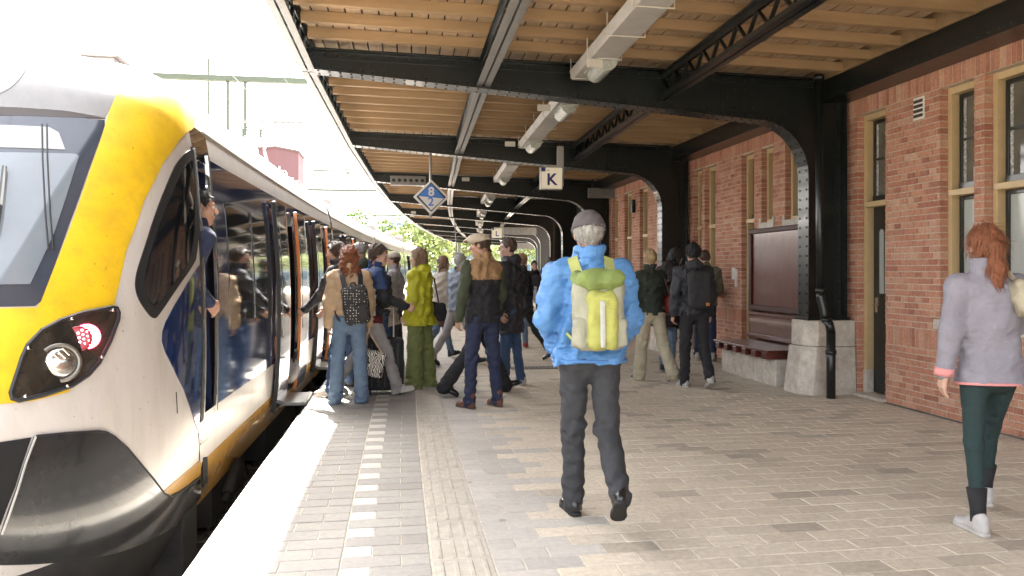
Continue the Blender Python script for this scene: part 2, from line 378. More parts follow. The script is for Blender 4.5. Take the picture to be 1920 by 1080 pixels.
n = 37; h = (3.27-.855)/n
for i in range(n): course(.855+i*h, .855+(i+1)*h, i % 2 == 0, [.055, 0, .055, .11][i % 4], 0)
for z0, z1 in ((.645, .855), (3.27, 3.47)):
    for y0, y1 in solids((z0+z1)/2):
        y = y0
        while y < y1-.03: BR.append((min(y+.025, y1-.02), (z0+z1)/2, .049 if y+.05 < y1 else .04, z1-z0-.01)); y += .06
def bvis(b):
    u, v, d = proj((XW, b[0], b[1])); return b[0] > 5.0 and -10 < u < 1930 and -10 < v < 1090
order = sorted([i for i, b in enumerate(BR) if bvis(b) and b[3] < .1], key=lambda i: BR[i][0])
# the bricks that show largest in the photograph (nearest pier, not those hidden by the walker)
pick = set(order[:295])
def brick_mb(ly, lz, lx=.1):
    m = MB(); a, b, c = ly/2, lz/2, .003               # proud face at x = 0 looking to -x
    V = [(lx, -a, -b), (lx, a, -b), (lx, a, b), (lx, -a, b), (c, -a, -b), (c, a, -b), (c, a, b), (c, -a, b),
         (0, -a+c, -b+c), (0, a-c, -b+c), (0, a-c, b-c), (0, -a+c, b-c)]
    F = [(11, 10, 9, 8)]
    for i in range(4):
        j = (i+1) % 4; F += [(i+4, j+4, j, i), (i+8, j+8, j+4, i+4)]
    m.add(V, F); return m
cache = {}; wall = MB()
for i, (y, z, ly, lz) in enumerate(BR):
    dx = rs.uniform(-.002, .002)
    if i in pick:
        k = (round(ly, 3), round(lz, 3))
        if k not in cache: cache[k] = mesh_of(brick_mb(*k), 'brick', M_brick)
        inst('brick', cache[k], (XW+dx, y, z), bld)
    else:
        q = brick_mb(ly, lz); wall.add([(v[0]+XW+dx, v[1]+y, v[2]+z) for v in q.v], q.f)
wall.build('brickwork', M_brick, bld, kind='stuff')

def window(y0, y1, z0, z1, kind, tz=2.22):
    xf, xb = XW+.085, XW+.2; t = .055
    f = MB()
    f.box(xf, xb, y0+.003, y0+t, z0, z1); f.box(xf, xb, y1-t, y1-.003, z0, z1); f.box(xf, xb, y0+t, y1-t, z1-.07, z1-.003)
    door = kind == 'door'
    if not door: f.box(xf-.03, xb, y0+t, y1-t, z0, z0+.045)
    if kind != 'small': f.box(xf-.035, xb, y0+t, y1-t, tz-.03, tz+.03)
    fr = f.build('door_frame' if door else 'window_frame', M_cream, bld, bevel=.004)
    xs = xb-.03; a, b = y0+t, y1-t; g = .04
    lights = [(z0+.045, z1-.07)] if kind == 'small' else [(tz+.03, z1-.07)] + ([] if door else [(z0+.045, tz-.03)])
    for k, (p, q) in enumerate(lights):
        s = MB(); s.box(xs, xs+.05, a, a+g, p, q); s.box(xs, xs+.05, b-g, b, p, q); s.box(xs, xs+.05, a+g, b-g, q-g, q)
        s.box(xs-.035, xs+.05, a+g, b-g, p, p+.07)     # heavy bottom rail
        s.build('sash', M_sash, fr, bevel=.004)
        up = k == 0
        pz = MB(); pz.box(xs+.02, xs+.03, a+g, b-g, p+.07, q-g); pz.build('pane', M_upper if up else M_frost_sky, fr)
        if up:
            gb = MB(); zc = (p+q)/2+.02; gb.box(xs-.002, xs+.015, a+g, b-g, zc-.014, zc+.014); gb.build('glazing_bar', M_sash, fr)
            fm = MB(); fm.box(xs+.016, xs+.019, b-g-.035, b-g, p+.075, q-g-.01); fm.build('peeling_film', M_film, fr)
    if door:
        d = MB(); xd = xs+.005; p, q = z0+.02, tz-.03
        d.box(xd, xd+.045, a+.002, b-.002, p, q)
        dl = d.build('door_leaf', M_sash, bld, bevel=.003)
        pn = MB(); pn.box(xd-.008, xd-.001, a+.07, b-.07, p+.1, p+.32); pn.box(xd-.008, xd-.001, a+.07, b-.07, p+.4, p+1.0); pn.build('door_panel', M_sash, dl, bevel=.004)
        gl = MB(); n = 10; yc = (a+b)/2; hw = .07
        for (s0, s1) in ((yc-.09, yc-.01), (yc+.01, yc+.09)):
            r_ = (s1-s0)/2; c_ = (s0+s1)/2
            poly = [(s0, p+1.15), (s1, p+1.15)] + [(c_+r_*math.cos(PI*i/n), p+1.85+r_*math.sin(PI*i/n)) for i in range(n+1)]
            gl.prism(poly, lambda w_: (xd-.004, w_[0], w_[1]), lambda w_: (xd-.001, w_[0], w_[1]))
        gl.build('door_pane', M_frost_sky, dl)
        hd = MB(); hd.tube([(xd-.05, b-.06, p+1.02), (xd-.05, b-.16, p+1.02)], .009); hd.tube([(xd, b-.06, p+1.02), (xd-.05, b-.06, p+1.02)], .009); hd.box(xd-.012, xd-.001, b-.085, b-.045, p+.93, p+1.1)
        hd.build('handle', mat('brass', (.55, .5, .42), .3, metal=1.), dl)
        st = MB(); st.box(XW-.06, XW+.19, y0-.02, y1+.02, -.005, .03); st.build('threshold', M_stone, bld, bevel=.008)
        pl = MB(); pl.box(xf-.012, xb-.031, y1-t-.012, y1-.004, .0305, .3); pl.build('frame_plinth', M_stone, bld, bevel=.004)
    else:
        s = MB()
        if kind == 'small':
            s.box(XW-.02, XW+.084, y0-.05, y1+.05, z0-.09, z0-.002); s.box(XW-.015, XW+.02, y0-.05, y0-.002, z0-.001, z0+.07); s.box(XW-.015, XW+.02, y1+.002, y1+.05, z0-.001, z0+.07)
        else: s.box(XW-.03, XW+.084, y0-.06, y1+.06, z0-.1, z0-.002)
        s.build('window_sill', M_sill, bld, bevel=.006)
for o in OPEN: window(*o)
v = MB()                                               # small white vent
vp = atd(1722, 204, 7.22); vz = vp.z
v.box(XW-.012, XW-.001, 7.12, 7.28, vz-.115, vz+.115); vt = v.build('vent', mat('white_enamel', (.75, .72, .66), .5), bld)
for i in range(4):
    s = MB(); s.box(XW-.022, XW-.0122, 7.135, 7.265, vz-.092+.05*i, vz-.062+.05*i); s.build('vent_louvre', mat('vent_gap', (.05, .045, .04), .7), vt)
s = MB(); s.box(XW-.09, XW-.002, 16.55, 16.68, 2.75, 3.05); s.build('wall_lamp', M_black, bld, bevel=.02)
s = MB(); s.box(XW-.02, XW-.002, 11.50, 11.60, 1.32, 1.5); s.build('wall_plate', mat('white_enamel', (.75, .72, .66), .5), bld)
s = MB(); s.box(XW-.03, XW-.003, 11.42, 11.47, 1.2, 1.48); s.build('bell_push', mat('white_enamel', (.75, .72, .66), .5), bld)
# added near-black screen, its colour holding the deep shade past the brickwork
sc = MB()
for i in range(7):
    a, b = 20.7+1.2*i, 21.85+1.2*i
    sc.box(xc(a)+.62, xc(a)+.72, a, b, 0, 3.7)
tag(sc.build('shaded_wall_screen', mat('shaded_wall_dark', (.02, .018, .015), .6, var=.4, stretch=(1, 14, 1)), origin=(xc(24)+.6, 24, 0)), 'dark screen standing in for the shaded wall past the brick building under the canopy', 'screen')

# ------------------------------------------------------------------ settle: varnished board, back rest, bench, stone support
M_mahog = mat('varnished_mahogany', (.095, .019, .011), .3, var=.45, scale=5, coat=.35, stretch=(1, 6, .8), dirt=((.13, .06, .05), .45, 3))
bb = thing('notice_board', 'glossy dark brown varnished wooden board framed on the brick wall above the bench', 'board', (XW, 10, .87))
m = MB(); m.box(XW-.05, XW-.004, 9.0, 10.90, .87, 2.06); m.build('board_panel', M_mahog, bb)
m = MB()
for q in ((9.0, 10.9, 2.0, 2.07), (9.0, 10.9, .87, .95)): m.box(XW-.085, XW-.051, q[0], q[1], q[2], q[3])
m.box(XW-.08, XW-.051, 10.82, 10.9, .951, 1.999); m.box(XW-.08, XW-.051, 9.0, 9.08, .951, 1.999)
m.build('board_frame', mat('dark_mahogany', (.05, .013, .009), .55, var=.4), bb, bevel=.012)
bn = thing('bench', 'dark varnished wall bench on a pale stone base beside the column', 'bench', (4.95, 9.8, 0))
m = MB(); m.box(XW-.09, XW-.004, 9.0, 10.86, .455, .85); m.build('back_rest', M_mahog, bn, bevel=.01)
m = MB(); m.box(XW-.12, XW-.091, 9.0, 10.86, .80, .845); m.box(XW-.125, XW-.091, 9.0, 10.86, .47, .53); m.build('back_rail', M_mahog, bn, bevel=.01)
for i in range(5):
    m = MB(); x0 = 4.66+.125*i; m.box(x0, x0+.118, 9.02, 10.66, .42, .45); m.build('seat_slat', M_mahog, bn, bevel=.006)
for i in range(6):
    m = MB(); y = 9.15+.28*i; m.box(4.67, 5.28, y-.06, y+.06, .33, .414); m.build('seat_bearer', M_mahog, bn, bevel=.005)
for i, (a, b) in enumerate(((9.0, 9.6), (9.604, 10.15), (10.154, 10.6))):
    m = MB(); m.box(4.76, XW-.003, a, b, -.005, .328); m.build('stone_base', M_stone, bn, bevel=.012)
# ------------------------------------------------------------------ canopy: portal frames, lattice girders, timber roof
FY = [3.3, 8.5, 13.45, 18.75, 24.0, 29.2, 34.8, 40.2, 45.8, 51.4, 57]
M_timber = mat('painted_timber', (.30, .195, .10), .6, var=.16, scale=3, bump=.25, bscale=40, stretch=(.35, 3, 3), dirt=((.235, .145, .07), .55, 2.5))
M_plank = mat('roof_plank', (0, 0, 0), .7, var=.2, scale=4, bump=.2, rand=[(.36, .25, .15), (.40, .285, .18), (.33, .225, .125), (.40, .31, .21)], stretch=(3, .4, 1), dirt=((.18, .11, .06), .5, 3))
M_grey = mat('grey_steel', (.17, .165, .155), .45, var=.2, scale=8, coat=.1)
M_gal = mat('galvanised', (.42, .41, .385), .45, metal=.4, var=.12, scale=9)
def soffit(xl, xr, n=9):                               # underside from the platform edge to the foot of the column
    P = [(xl, 3.62), (xr-.66, 3.225)]
    cx, cz, r = xr-.66, 2.58, .65
    for i in range(1, n+1):
        a = PI/2*(1-i/n); P.append((cx+.66*math.cos(a), cz+r*math.sin(a)))
    P.append((xr, .90)); return P
def frame(k, y):
    xl, xr = xe(y)-.02, xc(y)
    near = k in (1, 2)
    t = thing('canopy_frame', '', 'canopy frame', (xr, y, .87), 'riveted portal frames carrying the canopy')
    S = soffit(xl, xr); W = .012
    web = S + [(xr+.46, .90), (xr+.46, 3.70), (xl, 3.82)]
    m = MB(); m.prism(web, lambda p: (p[0], y-W, p[1]), lambda p: (p[0], y+W, p[1])); m.build('web_plate', M_black, t)
    m = MB(); hw = .12
    for i in range(len(S)-1):                          # flange along the soffit and down the column
        (x0, z0), (x1, z1) = S[i], S[i+1]; d = Vector((x1-x0, 0, z1-z0)).normalized(); nrm = Vector((d.z, 0, -d.x))
        if nrm.z > 0 or (abs(nrm.z) < .01 and nrm.x > 0): nrm = -nrm
        V = []
        for (x, z) in ((x0, z0), (x1, z1)):
            for s_ in (-hw, hw):
                V.append((x+nrm.x*.016, y+s_, z+nrm.z*.016)); V.append((x, y+s_, z))
        m.add(V, [(0, 2, 6, 4), (1, 5, 7, 3), (0, 4, 5, 1), (2, 3, 7, 6)] + ([(0, 1, 3, 2)] if i == 0 else []))
    m.build('inner_flange', M_black, t)
    m = MB(); m.box(xr+.461, xr+.478, y-hw, y+hw, .90, 3.7); m.build('outer_flange', M_black, t)
    m = MB(); m.bar((xl, y, 3.828), (xr+.46, y, 3.715), .2, .014, up=(0, 0, 1)); m.build('top_flange', M_black, t)
    m = MB()                                           # angle irons on both faces of the web
    for s_ in (-1, 1):
        ya = y+s_*(W+.008)
        for i in range(len(S)-1):
            (x0, z0), (x1, z1) = S[i], S[i+1]
            d = Vector((x1-x0, 0, z1-z0)).normalized(); nn = Vector((-d.z, 0, d.x))
            if nn.z < 0 or (abs(nn.z) < .01 and nn.x < 0): nn = -nn
            a, b = Vector((x0, ya, z0))+nn*.045, Vector((x1, ya, z1))+nn*.045
            m.bar(a, b, .014, .075, up=nn)
        m.bar((xl, ya, 3.775), (xr+.4, ya, 3.665), .014, .075)
        m.box(xr+.385, xr+.455, ya-.007, ya+.007, .91, 3.55)
        m.bar((xl+1.95, ya, 3.53), (xl+1.95, ya, 3.73), .06, .012, up=(1, 0, 0))
    m.build('angle_irons', M_black, t)
    m = MB(); m.box(xr-.04, xr+.5, y-.15, y+.15, .87, .899); m.build('base_plate', M_black, t)
    if near or k == 3:
        m = MB()
        for s_ in (-1, 1): m.box(xr-1.05, xr-.62, y+s_*.021-.007, y+s_*.021+.007, 3.33, 3.62)
        m.build('splice_plate', M_black, t)
    # rivets
    m = MB(); step = .115
    def rivet(c, n, r=.0155):
        c, n = Vector(c), Vector(n); u = n.orthogonal().normalized(); v2 = n.cross(u)
        V = [c+(u*math.cos(2*PI*i/6)+v2*math.sin(2*PI*i/6))*r for i in range(6)] + [c+n*r*.6+(u*math.cos(2*PI*i/6)+v2*math.sin(2*PI*i/6))*r*.6 for i in range(6)]
        m.add(V, [(i, (i+1) % 6, 6+(i+1) % 6, 6+i) for i in range(6)] + [(6, 7, 8, 9, 10, 11)])
    for i in range(len(S)-1):
        a, b = Vector((S[i][0], y, S[i][1])), Vector((S[i+1][0], y, S[i+1][1])); d = (b-a); L_ = d.length; d.normalize()
        nn = Vector((-d.z, 0, d.x))
        if nn.z < 0 or (abs(nn.z) < .01 and nn.x < 0): nn = -nn
        cnt = max(1, round(L_/step))
        for q in range(cnt):
            p = a + d*(q+.5)*L_/cnt
            for s_ in (-.075, .075): rivet(p-nn*.016+Vector((0, s_, 0)), -nn, .017)
            rivet(p+nn*.05+Vector((0, -(W+.0155), 0)), (0, -1, 0))
    if k < 5:
        for q in range(44):
            x = xl+.1+q*.13; rivet((x, y-W-.0155, 3.775-.0195*(x-xl)), (0, -1, 0))
        for q in range(24): rivet((xr+.42, y-W-.0155, .98+.115*q), (0, -1, 0)); rivet((xr+.4785, y-.07, .98+.115*q), (1, 0, 0))
    if near:
        for q in range(4):
            for r_ in range(3): rivet((xr-1.0+.11*q, y-.0285, 3.37+.1*r_), (0, -1, 0))
    m.build('rivets', M_black, t, kind='stuff')
    return t
frames = [frame(k, y) for k, y in enumerate(FY)]
FL = ['riveted black portal frame nearest the camera, overhead', 'black riveted portal frame standing beside the varnished bench and the drainpipe', 'second black portal frame, just past the lettered K sign', 'third black portal frame at the end of the brick wall', 'fourth black portal frame, behind the capped walkers']
FN = ['fifth', 'sixth', 'seventh', 'eighth', 'ninth', 'tenth']
for k, f in enumerate(frames): f['label'] = FL[k] if k < 5 else FN[k-5] + ' black portal frame along the curving far canopy'
for k, y in enumerate(FY):
    x = xc(y)
    if k == 0: continue
    t = thing('column_pedestal', ['', 'pale granite pedestal under the black column next to the bench and drainpipe', 'granite pedestal under the second column, behind the walkers in black', 'granite pedestal under the third column at the end of the brickwork'][k] if k < 4 else 'granite pedestal under the ' + (['fourth']+FN)[k-4] + ' column of the far canopy', 'pedestal', (x, y, 0), 'granite pedestals under the columns')
    xb = x-.08; xf = x+.535
    m = MB(); c = .12                                  # tapering lower block with chamfered near corner
    def ring(e, z): return [(xb-e, y+.22+e*.4, z), (xb-e, y-.07, z), (xb-e+c, y-.2-e*.4, z), (xf, y-.2-e*.4, z), (xf, y+.22+e*.4, z)]
    V = ring(.06, -.005)+ring(.0, .56); n = 5
    m.add(V, [tuple(range(n)), tuple(range(2*n-1, n-1, -1))]+[(i+n, (i+1) % n+n, (i+1) % n, i) for i in range(n)]); m.build('lower_block', M_stone, t, bevel=.012)
    m = MB(); V = ring(-.025, .564)+ring(-.03, .868)
    m.add(V, [tuple(range(n)), tuple(range(2*n-1, n-1, -1))]+[(i+n, (i+1) % n+n, (i+1) % n, i) for i in range(n)]); m.build('upper_block', M_stone, t, bevel=.01)

# lattice girders running along the platform
def gx(line, y): return xe(y)+[.04, 1.93, 4.02][line]
def girder(line, k):
    y0, y1 = FY[k]+.015, FY[k+1]-.015
    P = lambda y, z: Vector((gx(line, FY[k])+(gx(line, FY[k+1])-gx(line, FY[k]))*(y-FY[k])/(FY[k+1]-FY[k]), y, z))
    zb = [3.60, 3.50, 3.42][line]; zt = [3.92, 3.755, 3.71][line]
    names = ['girder along the canopy edge', 'girder left of the lights', 'girder right of the lights']
    where = ['overhead before the first portal frame', 'between the first and second portal frames', 'between the second and third portal frames', 'between the third and fourth portal frames'] if k < 4 else None
    t = thing('lattice_girder', 'lattice '+names[line]+', '+(where[k] if where else 'bay %s of the far canopy' % ['five', 'six', 'seven', 'eight', 'nine', 'ten'][k-4]), 'girder', P(y0, zb), 'lattice girders under the roof')
    for s_ in (-1, 1):
        m = MB(); o = Vector((s_*.043, 0, 0)); m.bar(P(y0, zb)+o, P(y1, zb)+o, .066, .014); m.bar(P(y0, zb+.04)+Vector((s_*.016, 0, 0)), P(y1, zb+.04)+Vector((s_*.016, 0, 0)), .012, .066)
        m.build('bottom_chord', M_grey if line < 2 else M_black, t)
    m = MB(); m.bar(P(y0, zt), P(y1, zt), .12, .014)
    for s_ in (-1, 1): m.bar(P(y0, zt-.035)+Vector((s_*.016, 0, 0)), P(y1, zt-.035)+Vector((s_*.016, 0, 0)), .012, .055)
    m.build('top_chord', M_black, t)
    n = max(8, round((y1-y0)/.2)); lat = MB()
    for i in range(n):
        ya = y0+(y1-y0)*i/n; yb = y0+(y1-y0)*(i+1)/n; za, zc = (zb+.05, zt-.05) if i % 2 else (zt-.05, zb+.05)
        q = MB() if k < 2 else lat
        q.bar(P(ya, za), P(yb, zc), .014, .036, up=(1, 0, 0))
        if k < 2: q.build('diagonal', M_black, t)
    if k >= 2: lat.build('lattice', M_black, t, kind='stuff')
    if line:
        m = MB(); y = math.ceil(y0/.5)*.5
        while y < y1: m.bar(P(y, zt), P(y, 3.805-.0195*[0, 1.9, 4][line]), .05, .05); y += .5
        m.build('packing_blocks', M_black, t)
for line in range(3):
    for k in range(len(FY)-1): girder(line, k)

# timber roof
roof = thing('canopy_roof', 'timber boarded platform roof with yellowish joists on black steel', 'roof', (2, 20, 3.8))
zj = lambda y, x: 3.815-.0195*(x-xe(y))
jy = [.5+.5*i for i in range(115)]
jo = MB()
for y in jy:
    if min(abs(y-f) for f in FY) < .06: continue
    x0, x1 = xe(y)+.1, (5.05 if y < 20 else xc(y)+.3)
    q = MB() if 3.4 < y < 30 else jo
    q.bar((x0, y, zj(y, x0)+.05), (x1, y, zj(y, x1)+.05), .075, .10)
    if q is not jo: q.build('joist', M_timber, roof)
jo.build('far_joists', M_timber, roof, kind='stuff')
pw = .157; far = MB(); cnt = 0
for k in range(40):
    x = .12+pw*k
    for i in range(0, 32):
        a, b = 2.*i, 2.*i+2
        if x+pw/2 > (5.0 if b < 20 else xc(a)-xe(a)+.25-.02)+1.0 - (0 if b >= 20 else 0): continue
        q = MB(); xa, xb_ = xe(a)+x, xe(b)+x
        za, zb2 = zj(a, xa)+.103, zj(b, xb_)+.103
        tgt = MB() if (4 <= a < 12) else far
        tgt.bar((xa, a+.002, za+.011), (xb_, b-.002, zb2+.011), pw-.017, .022)
        if tgt is not far: tgt.build('roof_plank', M_plank, roof)
far.build('roof_planks', M_plank, roof, kind='stuff')
M_felt = mat('roof_felt', (.03, .028, .026), .9)
V, F = strip([-.4+1.*i for i in range(59)], lambda y: xe(y)-.06, lambda y: 5.9 if y < 20 else xc(y)+2.2, 4.03)
n = len(V); m = MB(); m.add([(p[0], p[1], 4.0 if i % 2 == 0 else 3.98) for i, p in enumerate(V)], [tuple(reversed(f)) for f in F]); m.add([(p[0], p[1], 4.06) for p in V], F)
m.add(*[[(x_, y_, z_) for y_ in [-.4+1.*i for i in range(59)] for z_ in (4.0, 4.06) for x_ in (xe(y_)-.06,)], [(2*i, 2*i+1, 2*i+3, 2*i+2) for i in range(58)]])
m.build('roof_covering', M_felt, roof)
m = MB()
for i in range(58):
    a, b = -.4+1.*i, .6+1.*i; m.bar((xe(a)-.03, a, 4.0), (xe(b)-.03, b, 4.0), .05, .1)
m.build('edge_gutter', M_grey, roof)
q = MB(); q.bar((5.035, 1.7, 3.80), (5.035, 20.3, 3.80), .03, .2); q.build('wall_board', M_timber, roof)
# deep steel beam along the top of the brick wall
wb = thing('wall_beam', 'deep black steel beam running along the top of the brick wall', 'beam', (5.2, 12, 3.46))
m = MB(); m.box(5.06, 5.085, -6, 20.5, 3.475, 3.86); m.box(5.06, 5.395, -6, 20.5, 3.455, 3.4745); m.box(5.04, 5.2, -6, 20.5, 3.861, 3.88); m.build('beam_plate', M_black, wb)
m = MB()
for i in range(120):
    y = 4+.125*i; m.ell((5.058, y, 3.5), (.01, .013, .013), 6, 4)
m.build('rivets', M_black, wb, kind='stuff')

# drainpipe on the first column
dp = thing('drainpipe', 'black downpipe from the canopy roof with an offset bend beside the riveted column', 'drainpipe', (5.03, 8.22, 0))
yp = 8.22; xu, xl_ = 4.87, 4.94
m = MB(); m.tube([(xu, yp, 3.72), (xu+.02, yp, 2.0), (xu+.03, yp, 1.22)], .043, 14); m.build('upper_pipe', M_black, dp, smooth=True)
m = MB(); m.tube([(xu+.03, yp, 1.215), (xu+.032, yp, 1.14), (xu+.05, yp-.02, 1.04), (xl_-.01, yp-.03, .96), (xl_, yp-.04, .88)], .05, 14); m.build('pipe_bend', M_black, dp, smooth=True)
m = MB(); m.tube([(xl_, yp-.15, .9), (xl_, yp-.15, -.01)], .05, 14)
m2 = MB(); m2.tube([(xl_, yp-.04, .90), (xl_, yp-.12, .84), (xl_, yp-.15, .76)], .05, 14); m2.build('pipe_shoe', M_black, dp, smooth=True)
m = MB(); m.tube([(xl_, yp-.15, .76), (xl_, yp-.15, -.01)], .05, 14); m.build('lower_pipe', M_black, dp, smooth=True)
for z in (3.66, 1.2, .86, .5):
    m = MB(); c = (xu+.03 if z > 1 else xl_); yy = yp if z > 1 else (yp-.15 if z < .7 else yp-.07); m.tube([(c-(.02 if z > 3 else 0), yy, z), (c-(.02 if z > 3 else 0), yy, z+.05)], .06, 14); m.build('pipe_collar', M_black, dp, smooth=True)

# ------------------------------------------------------------------ lights, signs
M_tray = mat('tray_paint', (.35, .335, .31), .45, var=.1, scale=7, dirt=((.3, .26, .2), .4, 5))
M_lens = mat('lamp_glass', (.30, .31, .28), .08, var=.35, scale=45, spec=.8, bump=.6, bscale=60)
M_wire = mat('wire_white', (.48, .45, .39), .5)
TR = [(5.0, 8.25), (9.0, 12.6), (14.6, 17.4), (20.6, 22.9), (25.6, 28.2), (31, 33.6), (36.5, 39)]
TL = ['nearest grey lamp tray, hanging before the first portal frame', 'grey lamp tray between the first and second portal frames', 'short grey lamp tray left of the lettered K sign', 'fourth grey lamp tray, above the flat cap', 'fifth grey lamp tray of the far canopy', 'sixth grey lamp tray of the far canopy', 'farthest grey lamp tray of the canopy']
for k, (a, b) in enumerate(TR):
    x = xe((a+b)/2)+3.03; z = 3.5-.012*k if k else 3.55; hw = .15 if k else .165
    t = thing('lamp_tray', TL[k], 'lamp tray', (x, (a+b)/2, z), 'lamp trays hanging under the canopy')
    dx = xe(b)-xe((a+b)/2); P = lambda s_, y, zz: (x+dx*(y-(a+b)/2)/((b-a)/2)+s_, y, zz)
    m = MB()
    pr = [(-hw, z+.1), (-hw+.03, z), (hw-.03, z), (hw, z+.1)]
    m.prism(pr, lambda p: P(p[0], a, p[1]), lambda p: P(p[0], b, p[1])); m.build('housing', M_tray, t, bevel=.004)
    n = max(2, round((b-a)/.85))
    for i in range(n):
        y = b-.12-(b-a-.2)*i/n; m = MB(); m.tube([P(-hw-.01, y, z+.2), P(-hw-.01, y, z-.008), P(hw+.01, y, z-.008), P(hw+.01, y, z+.2)], .007, 5); m.build('bracket', M_wire, t)
        m = MB(); m.tube([P(0, y, z+.1), P(0, y, 3.93)], .005, 5); m.build('hanger_rod', M_wire, t)
    for yc in ([b-.62] if k in (0, 2) else [b-.45, a+.45]):
        m = MB(); N_ = 10; L2 = .26                    # half-round glass lamp under the tray
        V = []
        for yy in (-L2, L2):
            for i in range(N_+1): V.append(P(.04+.095*math.cos(PI*i/N_), yc+yy, z-.012-.10*math.sin(PI*i/N_)))
        F = [(i, i+1, N_+2+i, N_+1+i) for i in range(N_)] + [tuple(range(N_+1)), tuple(reversed(range(N_+1, 2*N_+2)))]
        m.add(V, F); lm = m.build('lamp_lens', M_lens, t, smooth=False)
        m = MB(); m.bar(P(.04, yc-L2-.03, z-.006), P(.04, yc+L2+.03, z-.006), .23, .012); m.build('lamp_rim', M_tray, lm)
        m = MB(); m.box(*[q for q in (P(-.04, 0, 0)[0], P(.12, 0, 0)[0], yc-L2-.02, yc-L2-.002, z-.09, z-.013)]); m.build('lamp_end', M_wire, lm)
# lit letter sign K and the one behind it
M_signw = mat('sign_face', (.60, .55, .45), .4, var=.03, emit=((1, .86, .62), .03))
M_navy = mat('sign_navy', (.02, .03, .17), .4, var=0.)
M_sblue = mat('sign_blue', (.03, .155, .47), .4, var=.03)
M_swht = mat('sign_white', (.60, .575, .55), .4, var=.03)
M_sblk = mat('sign_black', (.02, .02, .02), .4)
def letter_sign(u, v, y, size, ch, label, pole_u, ztop):
    c = atd(u, v, y); h = size/2
    t = thing('platform_letter_sign', label, 'sign', c, 'lit platform letter signs')
    m = MB(); m.box(c.x-h, c.x+h, y, y+.13, c.z-h, c.z+h); m.build('sign_box', M_tray, t, bevel=.008)
    m = MB(); m.box(c.x-h+.012, c.x+h-.012, y-.006, y-.0005, c.z-h+.012, c.z+h-.012); m.build('sign_panel', M_signw, t)
    m = MB(); q = size*.19; m.box(c.x-h+.008, c.x-h+.008+q, y-.012, y-.0065, c.z+h-.008-q, c.z+h-.008); m.build('corner_square', M_navy, t)
    m = MB(); m.box(c.x-h+.07+q*.5, c.x-h+.07+q*1.1, y-.012, y-.0065, c.z+h-.065, c.z+h-.057); m.build('small_print', M_navy, t)
    if ch: text(ch, size*.72, M_navy, t, Matrix.Translation((c.x, y-.009, c.z-size*.08)) @ Matrix.Rotation(PI/2, 4, 'X'), bold=.007)
    px = atd(pole_u, v, y).x
    m = MB(); m.box(px-.055, px+.055, y+.03, y+.11, c.z-h*.7, ztop); m.build('hanger_post', M_tray, t, bevel=.006)
    m = MB(); m.box(c.x-h*.55, px-.056, y+.035, y+.105, c.z+h+.001, c.z+h+.04); m.build('top_rail', M_tray, t)
letter_sign(1034.5, 334, 13.0, .385, 'K', 'lit cream letter sign with a dark blue K hanging under the canopy', 1052, 3.62)
letter_sign(932, 437, 31.5, .42, 'L', 'far lit letter sign hanging above the head of the man with glasses', 942, 3.5)
letter_sign(959, 469, 50, .42, '', 'farthest small lit sign hanging under the canopy', 966, 3.4)
c = atd(808.5, 369.5, 13.2); y = 13.2; t = thing('track_sign', 'blue and white diamond sign with the numbers 8 and 2 on a pole', 'sign', c)
dz = Matrix.Rotation(0, 4, 'Z')
def diamond(h, y0, y1, poly=None):
    m = MB(); pts = poly or [(0, h), (h, 0), (0, -h), (-h, 0)]
    m.prism(pts, lambda p: (c.x+p[0], y0, c.z+p[1]), lambda p: (c.x+p[0], y1, c.z+p[1])); return m
diamond(.305, y, y+.03).build('sign_plate', M_swht, t, bevel=.012)
diamond(.252, y-.004, y-.0005).build('black_border', M_sblk, t)
h = .228; k = .018
diamond(h, y-.008, y-.0045, [(0, h), (h-.005, -.018), (-h+.01, .018)]).build('blue_half', M_sblue, t)
diamond(h, y-.008, y-.0045, [(-h+.012, .0135), (h-.012, -.0225), (0, -h)]).build('white_half', M_swht, t)
text('8', .205, M_swht, t, Matrix.Translation((c.x, y-.0115, c.z+.085)) @ Matrix.Rotation(PI/2, 4, 'X'), 'numeral', .006)
text('2', .205, M_sblue, t, Matrix.Translation((c.x-.005, y-.0115, c.z-.085)) @ Matrix.Rotation(PI/2, 4, 'X'), 'numeral', .003)
m = MB(); m.tube([(c.x-.01, y+.055, c.z-.35), (c.x-.01, y+.055, 3.48)], .024, 10); m.build('pole', M_gal, t, smooth=True)
# departure signal box under the third beam
p = atd(765, 340, 18.6); t = thing('signal_box', 'long grey box with a row of round lamps on a beam behind the diamond sign', 'signal box', p)
m = MB(); m.box(p.x-.42, p.x+.42, 18.42, 18.6, p.z-.11, p.z+.11); m.build('box_body', M_grey, t, bevel=.01)
for i in range(6):
    m = MB(); m.tube([(p.x-.34+.135*i, 18.40, p.z), (p.x-.34+.135*i, 18.419, p.z)], .042, 12); m.build('round_lamp', M_black, t)
# small V sign on a thin rod
c2 = atd(857, 478, 30); t = thing('hanging_sign', 'tiny white V sign on a thin rod hanging from the canopy edge', 'sign', c2)
m = MB(); m.box(c2.x-.11, c2.x+.11, 30, 30.03, c2.z-.1, c2.z+.1); m.build('sign_plate', M_swht, t)
text('V', .2, M_sblk, t, Matrix.Translation((c2.x, 29.994, c2.z)) @ Matrix.Rotation(PI/2, 4, 'X'), bold=.004)
m = MB(); m.tube([(c2.x, 30.05, c2.z-.05), (c2.x-.1, 30.05, 3.62)], .02, 6); m.build('rod', M_black, t)
